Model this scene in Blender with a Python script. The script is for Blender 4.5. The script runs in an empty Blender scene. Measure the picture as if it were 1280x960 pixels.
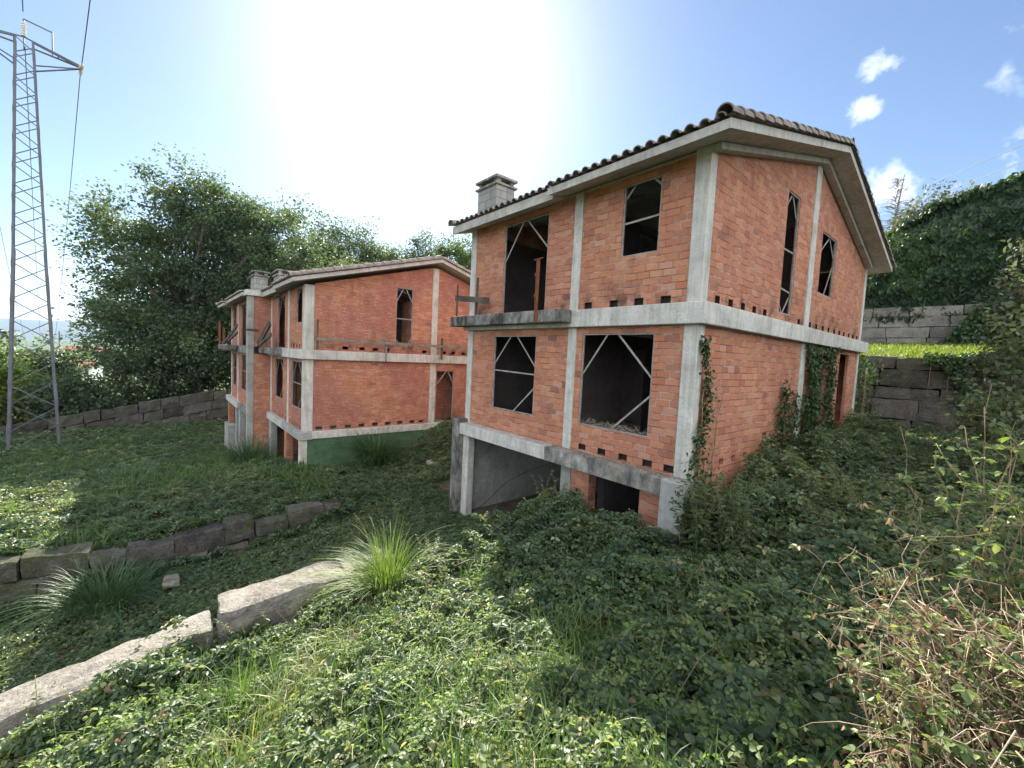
import bpy, bmesh, math, random
import numpy as np
from mathutils import Vector, noise as mnoise, Matrix

random.seed(7)
RNG = np.random.default_rng(7)
scene = bpy.context.scene
COL = scene.collection
rad = math.radians

# ------------------------------------------------------------------ camera
F_PX = 526.016
RROW = np.array([[0.6412252942523123, 0.7658746093593336, 0.04760467151145766],
                 [0.08020647417246543, -0.005196363204426263, -0.9967647261567137],
                 [-0.7631494241050352, 0.6429689576862374, -0.06476014159972855]])
CAM = np.array([3.1185, -6.2741, -1.0107])
cd = bpy.data.cameras.new('camera')
cam = bpy.data.objects.new('camera', cd)
COL.objects.link(cam)
m = Matrix.Identity(4)
for i in range(3):
    m[i][0] = RROW[0][i]; m[i][1] = -RROW[1][i]; m[i][2] = -RROW[2][i]; m[i][3] = CAM[i]
cam.matrix_world = m
cd.sensor_width = 36.0
cd.lens = F_PX / 1280.0 * 36.0
cd.clip_start = 0.05
cd.clip_end = 30000
scene.camera = cam

# sun: direction from the scene towards the sun
SUN_EL = rad(34.0)
SUN_AZ = np.array([-0.895, 0.446]) / np.hypot(0.895, 0.446)
SUN = np.array([SUN_AZ[0] * math.cos(SUN_EL), SUN_AZ[1] * math.cos(SUN_EL), math.sin(SUN_EL)])

# ------------------------------------------------------------------ node helpers
def new_mat(name):
    mt = bpy.data.materials.new(name)
    mt.use_nodes = True
    nt = mt.node_tree
    for n in list(nt.nodes):
        nt.nodes.remove(n)
    out = nt.nodes.new('ShaderNodeOutputMaterial')
    return mt, nt, out

class NT:
    def __init__(s, nt): s.nt = nt
    def n(s, kind, **kw):
        nd = s.nt.nodes.new(kind)
        ins = kw.pop('i', {})
        for k, v in kw.items(): setattr(nd, k, v)
        for k, v in ins.items():
            if hasattr(v, 'is_output') or isinstance(v, bpy.types.NodeSocket):
                s.nt.links.new(v, nd.inputs[k])
            else:
                nd.inputs[k].default_value = v
        return nd
    def math(s, op, a, b=0.0, c=None, clamp=False):
        d = {0: a, 1: b}
        if c is not None: d[2] = c
        return s.n('ShaderNodeMath', operation=op, use_clamp=clamp, i=d).outputs[0]
    def ramp(s, fac, stops, interp='LINEAR'):
        nd = s.n('ShaderNodeValToRGB', i={'Fac': fac})
        cr = nd.color_ramp; cr.interpolation = interp
        while len(cr.elements) < len(stops): cr.elements.new(0.5)
        for e, (p, c) in zip(cr.elements, stops):
            e.position = p; e.color = (c[0], c[1], c[2], 1) if len(c) == 3 else c
        return nd.outputs[0]
    def noise(s, vec, scale, detail=4.0, rough=0.55, dist=0.0):
        return s.n('ShaderNodeTexNoise', i={'Vector': vec, 'Scale': scale, 'Detail': detail, 'Roughness': rough, 'Distortion': dist}).outputs['Fac']
    def mix(s, fac, a, b, blend='MIX'):
        nd = s.n('ShaderNodeMix', data_type='RGBA', blend_type=blend)
        for k, v in ((0, fac), (6, a), (7, b)):
            if isinstance(v, bpy.types.NodeSocket): s.nt.links.new(v, nd.inputs[k])
            elif k == 0: nd.inputs[0].default_value = v
            else: nd.inputs[k].default_value = (v[0], v[1], v[2], 1)
        return nd.outputs[2]
    def mapv(s, vec, scale):
        return s.n('ShaderNodeMapping', i={'Vector': vec, 'Scale': scale}).outputs[0]

def principled(t, out, color, rough=0.8, bump=None, strength=0.4, dist=0.02, spec=0.3, metallic=0.0):
    p = t.n('ShaderNodeBsdfPrincipled', i={'Roughness': rough, 'Metallic': metallic, 'Specular IOR Level': spec})
    if isinstance(color, bpy.types.NodeSocket): t.nt.links.new(color, p.inputs['Base Color'])
    else: p.inputs['Base Color'].default_value = (*color, 1)
    if bump is not None:
        b = t.n('ShaderNodeBump', i={'Height': bump, 'Strength': strength, 'Distance': dist})
        t.nt.links.new(b.outputs[0], p.inputs['Normal'])
    t.nt.links.new(p.outputs[0], out.inputs['Surface'])
    return p

def mat_brick(name, seed=0.0, mort=0.013, drift_amt=0.25):
    mt, nt, out = new_mat(name); t = NT(nt)
    tc = t.n('ShaderNodeTexCoord')
    pos = t.n('ShaderNodeSeparateXYZ', i={0: tc.outputs['Object']})
    nor = t.n('ShaderNodeSeparateXYZ', i={0: tc.outputs['Normal']})
    ax = t.math('GREATER_THAN', t.math('ABSOLUTE', nor.outputs[1]), 0.6)
    u = t.math('ADD', t.math('MULTIPLY', pos.outputs[0], ax), t.math('MULTIPLY', pos.outputs[1], t.math('SUBTRACT', 1.0, ax)))
    wob = t.noise(tc.outputs['Object'], 2.2, 2.0)
    wob2 = t.noise(tc.outputs['Object'], 9.0, 2.0)
    z = t.math('ADD', pos.outputs[2], t.math('MULTIPLY', t.math('SUBTRACT', wob, 0.5), 0.03))
    z = t.math('ADD', z, t.math('MULTIPLY', t.math('SUBTRACT', wob2, 0.5), 0.010))
    BW, BH = 0.245, 0.1175
    rowf = t.math('DIVIDE', t.math('ADD', z, 50.0), BH)
    row = t.math('FLOOR', rowf)
    fr = t.math('FRACT', rowf)
    rj = t.n('ShaderNodeTexWhiteNoise', noise_dimensions='1D', i={'W': t.math('ADD', row, seed)}).outputs['Value']
    off = t.math('ADD', t.math('MULTIPLY', t.math('MODULO', row, 2.0), 0.5), t.math('MULTIPLY', rj, 0.28))
    wobu = t.math('MULTIPLY', t.math('SUBTRACT', t.noise(tc.outputs['Object'], 5.0, 1.0), 0.5), 0.12)
    colf = t.math('ADD', t.math('ADD', t.math('DIVIDE', t.math('ADD', u, 50.0), BW), off), wobu)
    col = t.math('FLOOR', colf)
    fc = t.math('FRACT', colf)
    cv = t.n('ShaderNodeCombineXYZ', i={0: row, 1: col, 2: seed})
    wn = t.n('ShaderNodeTexWhiteNoise', noise_dimensions='3D', i={'Vector': cv.outputs[0]})
    brickcol = t.ramp(wn.outputs['Value'], [(0.0, (0.25, 0.115, 0.09)), (0.022, (0.36, 0.15, 0.098)), (0.10, (0.43, 0.168, 0.094)),
                                   (0.45, (0.48, 0.196, 0.106)), (0.75, (0.52, 0.222, 0.120)), (0.93, (0.56, 0.262, 0.152)), (1.0, (0.50, 0.28, 0.20))])
    # slow drift of the colour between batches of brick
    drift = t.noise(tc.outputs['Object'], 0.55, 2.0)
    brickcol = t.mix(t.math('MULTIPLY', t.ramp(drift, [(0.44, (0, 0, 0)), (0.58, (1, 1, 1))]), drift_amt), brickcol, (0.37, 0.135, 0.098))
    # fine dirt
    dirt = t.noise(tc.outputs['Object'], 24.0, 5.0, 0.7)
    brickcol = t.mix(t.math('MULTIPLY', t.ramp(dirt, [(0.45, (0, 0, 0)), (0.75, (1, 1, 1))]), 0.35), brickcol, (0.20, 0.10, 0.075))
    dz = t.math('MULTIPLY', t.math('MINIMUM', fr, t.math('SUBTRACT', 1.0, fr)), BH)
    du = t.math('MULTIPLY', t.math('MINIMUM', fc, t.math('SUBTRACT', 1.0, fc)), BW)
    mw = t.math('MULTIPLY', t.math('ADD', t.noise(tc.outputs['Object'], 7.0, 2.0), 0.35), mort)
    dd = t.math('MINIMUM', dz, t.math('MULTIPLY', du, 1.4))
    mortar = t.math('SUBTRACT', 1.0, t.math('DIVIDE', t.math('SUBTRACT', dd, t.math('MULTIPLY', mw, 0.45)), t.math('MULTIPLY', mw, 0.55), clamp=True), clamp=True)
    mn = t.noise(tc.outputs['Object'], 3.5, 4.0, 0.6)
    mortcol = t.ramp(mn, [(0.30, (0.07, 0.05, 0.045)), (0.47, (0.17, 0.115, 0.10)), (0.60, (0.45, 0.39, 0.355))])
    c = t.mix(t.math('MULTIPLY', mortar, 0.92), brickcol, mortcol)
    c = t.mix(t.math('ADD', .02, t.math('MULTIPLY', t.ramp(t.noise(tc.outputs['Object'], 1.9, 6.0, .7), [(0.45, (0, 0, 0)), (0.68, (1, 1, 1))]), .12)), c, (0.46, 0.36, 0.31))   # lime dust
    # mortar splashes
    spl = t.ramp(t.noise(t.mapv(tc.outputs['Object'], (3, 3, 5)), 1.6, 6.0, 0.7), [(0.60, (0, 0, 0)), (0.70, (1, 1, 1))])
    c = t.mix(t.math('MULTIPLY', spl, 0.45), c, (0.42, 0.37, 0.34))
    # black stain running down
    st = t.ramp(t.noise(t.mapv(tc.outputs['Object'], (1.6, 1.6, 0.5)), 1.3, 6.0, 0.65), [(0.60, (0, 0, 0)), (0.74, (1, 1, 1))])
    c = t.mix(t.math('MULTIPLY', st, 0.45), c, (0.11, 0.065, 0.05))
    # soot and damp creeping up from the ledges
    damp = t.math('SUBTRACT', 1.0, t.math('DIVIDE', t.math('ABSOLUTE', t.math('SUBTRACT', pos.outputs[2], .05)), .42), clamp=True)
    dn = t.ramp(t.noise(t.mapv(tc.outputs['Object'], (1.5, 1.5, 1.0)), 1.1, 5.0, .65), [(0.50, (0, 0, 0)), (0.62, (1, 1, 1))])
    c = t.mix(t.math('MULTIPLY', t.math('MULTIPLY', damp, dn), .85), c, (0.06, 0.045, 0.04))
    # horizontal ridges of hollow brick
    rid = t.math('SINE', t.math('MULTIPLY', fr, 31.4))
    c = t.mix(t.math('MULTIPLY', t.ramp(rid, [(0.0, (1, 1, 1)), (0.35, (0, 0, 0))]), 0.22), c, (0.16, 0.075, 0.055))
    h = t.math('ADD', t.math('MULTIPLY', t.math('SUBTRACT', 1.0, mortar), 1.0), t.math('MULTIPLY', rid, 0.10))
    h = t.math('ADD', h, t.math('MULTIPLY', wn.outputs['Value'], 0.35))
    h = t.math('ADD', h, t.math('MULTIPLY', dirt, 0.25))
    principled(t, out, c, 0.9, h, 0.55, 0.012, spec=0.15)
    return mt

def mat_concrete(name, base=(0.52, 0.52, 0.485), dark=(0.19, 0.185, 0.165), stain=0.5, black=0.0, scale=1.0):
    mt, nt, out = new_mat(name); t = NT(nt)
    tc = t.n('ShaderNodeTexCoord'); P = tc.outputs['Object']
    n1 = t.noise(P, 2.3 * scale, 7.0, 0.66)
    n2 = t.noise(t.mapv(P, (7, 7, 0.8)), 1.6 * scale, 6.0, 0.65)
    n3 = t.noise(P, 34.0, 5.0, 0.72)
    n6 = t.noise(P, 9.0, 6.0, 0.7)
    c = t.ramp(n1, [(0.28, tuple(b * 0.62 for b in base)), (0.48, base), (0.72, tuple(min(1, b * 1.22) for b in base))])
    c = t.mix(t.math('MULTIPLY', t.ramp(n2, [(0.44, (0, 0, 0)), (0.70, (1, 1, 1))]), stain), c, dark)
    c = t.mix(t.math('MULTIPLY', t.ramp(n6, [(0.50, (0, 0, 0)), (0.66, (1, 1, 1))]), 0.45), c, tuple(b * .55 for b in base))
    c = t.mix(t.math('MULTIPLY', t.ramp(n3, [(0.55, (0, 0, 0)), (0.68, (1, 1, 1))]), 0.45), c, dark)
    # lime bloom
    c = t.mix(t.math('MULTIPLY', t.ramp(t.noise(P, 5.0, 5.0, .7), [(0.58, (0, 0, 0)), (0.70, (1, 1, 1))]), 0.4), c, (0.62, 0.62, 0.59))
    # rusty/ochre lichen blotches
    n5 = t.noise(P, 1.3, 5.0, 0.65)
    c = t.mix(t.math('MULTIPLY', t.ramp(n5, [(0.60, (0, 0, 0)), (0.70, (1, 1, 1))]), 0.45), c, (0.33, 0.25, 0.11))
    if black > 0:
        n4 = t.noise(t.mapv(P, (2.2, 2.2, 1.1)), 1.7, 8.0, 0.72)
        c = t.mix(t.math('MULTIPLY', t.ramp(n4, [(0.38, (0, 0, 0)), (0.60, (1, 1, 1))]), black), c, (0.045, 0.043, 0.040))
    # board marks
    sep = t.n('ShaderNodeSeparateXYZ', i={0: P})
    bm_ = t.math('SINE', t.math('MULTIPLY', sep.outputs[2], 42.0))
    h = t.math('ADD', t.math('MULTIPLY', n3, 1.0), t.math('ADD', t.math('MULTIPLY', n6, 1.5), t.math('MULTIPLY', bm_, 0.08)))
    principled(t, out, c, 0.92, h, 0.55, 0.02, spec=0.15)
    return mt

def mat_noise(name, stops, scale, rough=0.85, bumps=0.4, bdist=0.02, detail=6.0, stretch=(1, 1, 1), metallic=0.0, spec=0.3):
    mt, nt, out = new_mat(name); t = NT(nt)
    tc = t.n('ShaderNodeTexCoord'); P = t.mapv(tc.outputs['Object'], stretch)
    n1 = t.noise(P, scale, detail, 0.6)
    n2 = t.noise(P, scale * 6.3, 4.0, 0.65)
    f = t.math('ADD', t.math('MULTIPLY', n1, 0.65), t.math('MULTIPLY', n2, 0.35))
    c = t.ramp(f, stops)
    principled(t, out, c, rough, f, bumps, bdist, spec=spec, metallic=metallic)
    return mt

def mat_stone(name, base, dark, moss=(0.07, 0.09, 0.035), mossamt=0.4):
    mt, nt, out = new_mat(name); t = NT(nt)
    tc = t.n('ShaderNodeTexCoord'); P = tc.outputs['Object']
    at = t.n('ShaderNodeAttribute', attribute_name='var')
    n1 = t.noise(P, 2.4, 6.0, 0.65); n2 = t.noise(P, 22.0, 5.0, 0.7); n3 = t.noise(P, 0.9, 5.0, 0.6)
    f = t.math('ADD', t.math('MULTIPLY', n1, 0.5), t.math('MULTIPLY', n2, 0.5))
    f = t.math('ADD', f, t.math('MULTIPLY', t.math('SUBTRACT', at.outputs['Fac'], 0.5), 0.22))
    mid = tuple((a + b) / 2 for a, b in zip(base, dark))
    c = t.ramp(f, [(0.34, dark), (0.48, mid), (0.62, base), (0.74, tuple(min(1, b * 1.25) for b in base))])
    c = t.mix(t.math('MULTIPLY', t.ramp(n3, [(0.50, (0, 0, 0)), (0.66, (1, 1, 1))]), mossamt), c, moss)
    lic = t.ramp(t.noise(P, 9.0, 3.0, 0.6), [(0.64, (0, 0, 0)), (0.70, (1, 1, 1))])
    c = t.mix(t.math('MULTIPLY', lic, 0.5), c, tuple(min(1, b * 1.35) for b in base))
    h = t.math('ADD', t.math('MULTIPLY', n1, 1.0), t.math('MULTIPLY', n2, 0.9))
    principled(t, out, c, 0.95, h, 1.0, 0.07, spec=0.12)
    return mt

def mat_leaf(name, stops, trans=0.35, rough=0.45, tmul=(1.5, 1.6, 0.7), spec=0.35, under=None):
    mt, nt, out = new_mat(name); t = NT(nt)
    at = t.n('ShaderNodeAttribute', attribute_name='var')
    c = t.ramp(at.outputs['Fac'], stops)
    top = c
    if under is not None:   # the downy pale underside of a bramble leaf
        bf = t.n('ShaderNodeNewGeometry').outputs['Backfacing']
        c = t.mix(t.math('MULTIPLY', t.math('SUBTRACT', 1.0, bf), .75), c, under)
    p = t.n('ShaderNodeBsdfPrincipled', i={'Base Color': c, 'Roughness': rough, 'Specular IOR Level': spec})
    tcol = t.mix(1.0, top, tmul, 'MULTIPLY')
    tr = t.n('ShaderNodeBsdfTranslucent', i={'Color': tcol})
    mx = t.n('ShaderNodeMixShader', i={0: trans, 1: p.outputs[0], 2: tr.outputs[0]})
    nt.links.new(mx.outputs[0], out.inputs['Surface'])
    return mt

M = {}
M['brick'] = mat_brick('hollow_brick', 0.0)
M['brick_far'] = mat_brick('hollow_brick_deep_red', 31.0, mort=0.013, drift_amt=0.85)
M['concrete'] = mat_concrete('pale_concrete')
M['concrete_plain'] = mat_concrete('grey_cast_concrete', base=(0.33, 0.34, 0.325), stain=0.45)
M['concrete_dark'] = mat_concrete('weathered_concrete', base=(0.36, 0.355, 0.33), stain=0.6, black=0.8)
M['concrete_black'] = mat_concrete('black_stained_concrete', base=(0.27, 0.27, 0.255), stain=0.6, black=0.95)
M['concrete_eave'] = mat_concrete('eave_concrete', base=(0.45, 0.44, 0.41), stain=0.45)
M['green_paint'] = mat_noise('faded_green_render', [(0.33, (0.035, 0.060, 0.034)), (0.45, (0.055, 0.105, 0.060)), (0.58, (0.075, 0.145, 0.085)), (0.68, (0.13, 0.19, 0.13))], 1.6, 0.9, 0.35)
M['tile'] = mat_noise('old_clay_tile', [(0.30, (0.10, 0.09, 0.086)), (0.45, (0.20, 0.172, 0.16)), (0.58, (0.29, 0.245, 0.22)), (0.70, (0.40, 0.36, 0.33))], 6.0, 0.9, 0.5)
M['tile_red'] = mat_noise('red_clay_tile', [(0.35, (0.16, 0.07, 0.05)), (0.5, (0.25, 0.12, 0.085)), (0.65, (0.34, 0.19, 0.14))], 1.5, 0.9, 0.4)
M['brace'] = mat_noise('grey_window_batten', [(0.35, (0.16, 0.15, 0.14)), (0.6, (0.34, 0.325, 0.30))], 9.0, 0.7, 0.2)
M['rust'] = mat_noise('rusty_steel', [(0.35, (0.10, 0.035, 0.02)), (0.6, (0.24, 0.085, 0.04))], 9.0, 0.9, 0.3)
M['oldwood'] = mat_noise('dark_weathered_wood', [(0.35, (0.035, 0.030, 0.028)), (0.6, (0.12, 0.095, 0.075))], 3.0, 0.9, 0.5, stretch=(1, 1, 1))
M['greywood'] = mat_noise('grey_scaffold_wood', [(0.35, (0.10, 0.085, 0.07)), (0.6, (0.26, 0.22, 0.18))], 3.0, 0.9, 0.5)
M['granite'] = mat_stone('pale_granite', (0.36, 0.335, 0.30), (0.11, 0.10, 0.09), mossamt=0.35)
M['granite_dark'] = mat_stone('dark_mossy_granite', (0.155, 0.145, 0.13), (0.045, 0.042, 0.038), mossamt=0.5)
M['granite_black'] = mat_stone('blackened_granite', (0.13, 0.12, 0.11), (0.03, 0.028, 0.026), mossamt=0.5)
M['granite_old'] = mat_stone('stained_old_granite', (0.175, 0.166, 0.152), (0.04, 0.037, 0.034), mossamt=0.6)
M['granite_grey'] = mat_stone('grey_granite_ashlar', (0.30, 0.29, 0.265), (0.12, 0.115, 0.105), mossamt=0.3)
M['steel'] = mat_noise('galvanised_steel', [(0.35, (0.10, 0.105, 0.12)), (0.65, (0.16, 0.165, 0.185))], 2.0, 0.6, 0.1, metallic=0.2)
M['cable'] = mat_noise('dark_cable', [(0.4, (0.10, 0.11, 0.12)), (0.6, (0.17, 0.18, 0.19))], 2.0, 0.5, 0.0, metallic=0.4)
M['glass_insulator'] = mat_noise('porcelain_insulator', [(0.4, (0.55, 0.52, 0.47)), (0.6, (0.75, 0.73, 0.68))], 4.0, 0.25, 0.0)
M['bark'] = mat_noise('tree_bark', [(0.35, (0.05, 0.042, 0.035)), (0.6, (0.15, 0.125, 0.10))], 5.0, 0.95, 0.7, stretch=(1, 1, 0.25))
M['cane'] = mat_noise('dry_bramble_cane', [(0.35, (0.22, 0.165, 0.115)), (0.6, (0.45, 0.365, 0.27))], 25.0, 0.85, 0.3)
M['cane_green'] = mat_noise('green_bramble_cane', [(0.35, (0.14, 0.12, 0.06)), (0.6, (0.27, 0.20, 0.12))], 25.0, 0.7, 0.3)
M['white_wall'] = mat_noise('white_plaster', [(0.35, (0.66, 0.65, 0.63)), (0.6, (0.78, 0.78, 0.76))], 0.6, 0.9, 0.1)
M['dark_pane'] = mat_noise('dark_window_pane', [(0.4, (0.03, 0.032, 0.035)), (0.6, (0.05, 0.05, 0.055))], 2.0, 0.3, 0.0)
M['void'] = mat_noise('interior_shade_plaster', [(0.35, (0.055, 0.045, 0.045)), (0.6, (0.10, 0.085, 0.08))], 1.2, 0.95, 0.2)  # dark tone stands in for the shade inside the rooms
M['gap_shade'] = mat_noise('vent_shade_black', [(0.35, (0.018, 0.015, 0.014)), (0.6, (0.035, 0.028, 0.025))], 9.0, 1.0, 0.2)  # black tone stands in for deep shade inside the vent gaps
M['shade_block'] = mat_noise('shade_black_blockwork', [(0.35, (0.022, 0.021, 0.02)), (0.6, (0.045, 0.042, 0.04))], 2.0, 1.0, 0.4)  # near-black tone puts the shade of the interiors into the colour
M['dirt_floor'] = mat_noise('garage_dirt_floor', [(0.35, (0.04, 0.034, 0.028)), (0.6, (0.10, 0.085, 0.07))], 2.5, 0.95, 0.6)
M['rubble'] = mat_noise('pale_rubble', [(0.35, (0.35, 0.34, 0.31)), (0.6, (0.62, 0.60, 0.56))], 6.0, 0.9, 0.6)
M['debris'] = mat_noise('dry_debris', [(0.35, (0.10, 0.085, 0.065)), (0.6, (0.30, 0.26, 0.20))], 14.0, 0.95, 0.7)
M['bramble'] = mat_leaf('bramble_leaf', [(0.0, (0.030, 0.064, 0.034)), (0.35, (0.058, 0.105, 0.050)), (0.68, (0.115, 0.168, 0.076)), (0.88, (0.21, 0.25, 0.12)), (0.97, (0.33, 0.34, 0.17)), (1.0, (0.20, 0.14, 0.08))], 0.42, 0.50, (2.3, 2.0, 1.1), spec=.6, under=(.28, .31, .23))
M['lowcover'] = mat_leaf('low_ground_cover_leaf', [(0.0, (0.036, 0.072, 0.038)), (0.5, (0.072, 0.120, 0.056)), (0.85, (0.135, 0.182, 0.082)), (1.0, (0.24, 0.26, 0.12))], 0.42, 0.50, (2.3, 2.0, 1.1), spec=.6, under=(.20, .25, .15))
M['paleleaf'] = mat_leaf('pale_weed_leaf', [(0.0, (0.10, 0.16, 0.06)), (0.5, (0.17, 0.235, 0.085)), (0.9, (0.26, 0.31, 0.13)), (1.0, (0.36, 0.34, 0.19))], 0.45, 0.55, (1.8, 1.8, 1.0), spec=.4)
M['ivy'] = mat_leaf('ivy_leaf', [(0.0, (0.022, 0.046, 0.02)), (0.5, (0.037, 0.075, 0.026)), (0.85, (0.06, 0.105, 0.034)), (1.0, (0.13, 0.10, 0.05))], 0.22, 0.45)
M['hedge'] = mat_leaf('hedge_leaf', [(0.0, (0.012, 0.028, 0.011)), (0.5, (0.026, 0.058, 0.020)), (0.85, (0.055, 0.10, 0.03)), (1.0, (0.10, 0.15, 0.045))], 0.34, 0.45)
M['tree'] = mat_leaf('broad_tree_leaf', [(0.0, (0.032, 0.060, 0.038)), (0.5, (0.066, 0.104, 0.058)), (0.85, (0.105, 0.148, 0.075)), (1.0, (0.14, 0.18, 0.09))], 0.40, 0.5, (1.9, 1.8, 1.1))
M['tree_lite'] = mat_leaf('pale_tree_leaf', [(0.0, (0.05, 0.085, 0.035)), (0.5, (0.085, 0.13, 0.045)), (1.0, (0.15, 0.19, 0.06))], 0.38, 0.5)
M['bush_yellow'] = mat_leaf('yellow_green_leaf', [(0.0, (0.055, 0.10, 0.02)), (0.5, (0.11, 0.17, 0.03)), (1.0, (0.24, 0.28, 0.05))], 0.38, 0.5)
M['grey_leaf'] = mat_leaf('grey_green_leaf', [(0.0, (0.06, 0.075, 0.055)), (0.5, (0.10, 0.115, 0.085)), (1.0, (0.17, 0.17, 0.13))], 0.3, 0.5)
M['grass'] = mat_leaf('grass_blade', [(0.0, (0.045, 0.095, 0.028)), (0.5, (0.085, 0.155, 0.038)), (0.85, (0.16, 0.22, 0.06)), (1.0, (0.34, 0.30, 0.15))], 0.40, 0.45, (1.3, 1.4, 0.6))
M['pampas'] = mat_leaf('pampas_blade', [(0.0, (0.07, 0.12, 0.035)), (0.5, (0.13, 0.20, 0.05)), (0.85, (0.22, 0.28, 0.09)), (1.0, (0.40, 0.38, 0.22))], 0.36, 0.55, (1.3, 1.4, 0.6), spec=.2)
M['grass_dark'] = mat_leaf('blue_green_blade', [(0.0, (0.035, 0.075, 0.035)), (0.5, (0.06, 0.115, 0.048)), (1.0, (0.12, 0.18, 0.075))], 0.32, 0.45, (1.3, 1.4, 0.7))
M['dead_leaf'] = mat_leaf('dead_leaf', [(0.0, (0.085, 0.055, 0.038)), (0.5, (0.19, 0.135, 0.09)), (1.0, (0.36, 0.285, 0.205))], 0.25, 0.8, (1.2, 1.1, 0.8), spec=0.15)
M['bright_leaf'] = mat_leaf('young_bramble_leaf', [(0.0, (0.055, 0.095, 0.035)), (0.5, (0.11, 0.165, 0.06)), (0.9, (0.22, 0.26, 0.09)), (1.0, (0.42, 0.38, 0.07))], 0.36, 0.45, under=(.26, .30, .2))

# ------------------------------------------------------------------ tagging
def tag(o, label=None, cat=None, group=None, kind=None):
    if label: o['label'] = label
    if cat: o['category'] = cat
    if group: o['group'] = group
    if kind: o['kind'] = kind
    return o
def empty(name, loc, label, cat, group=None):
    o = bpy.data.objects.new(name, None); COL.objects.link(o)
    o.location = loc; o.empty_display_size = 0.3
    return tag(o, label, cat, group)
def link(me, name, mats, parent=None, smooth=False):
    for mt in (mats if isinstance(mats, (list, tuple)) else [mats]): me.materials.append(mt)
    o = bpy.data.objects.new(name, me); COL.objects.link(o)
    if parent is not None: o.parent = parent
    if smooth: me.polygons.foreach_set('use_smooth', np.ones(len(me.polygons), bool))
    return o
def np_mesh(name, V, faces, mats, parent=None, var=None, smooth=False, mi=None):
    """V (n,3); faces: (m,k) int array, or list of such arrays"""
    if not isinstance(faces, list): faces = [faces]
    me = bpy.data.meshes.new(name)
    V = np.asarray(V, np.float32)
    me.vertices.add(len(V)); me.vertices.foreach_set('co', V.ravel())
    lv = np.concatenate([f.ravel() for f in faces]).astype(np.int32)
    sizes = np.concatenate([np.full(len(f), f.shape[1]) for f in faces])
    st = np.concatenate([[0], np.cumsum(sizes)[:-1]]).astype(np.int32)
    me.loops.add(len(lv)); me.loops.foreach_set('vertex_index', lv)
    me.polygons.add(len(sizes)); me.polygons.foreach_set('loop_start', st)
    if mi is not None: me.polygons.foreach_set('material_index', np.asarray(mi, np.int32))
    me.update(calc_edges=True)
    if var is not None:
        a = me.attributes.new('var', 'FLOAT', 'POINT'); a.data.foreach_set('value', np.asarray(var, np.float32))
    return link(me, name, mats, parent, smooth)

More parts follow.
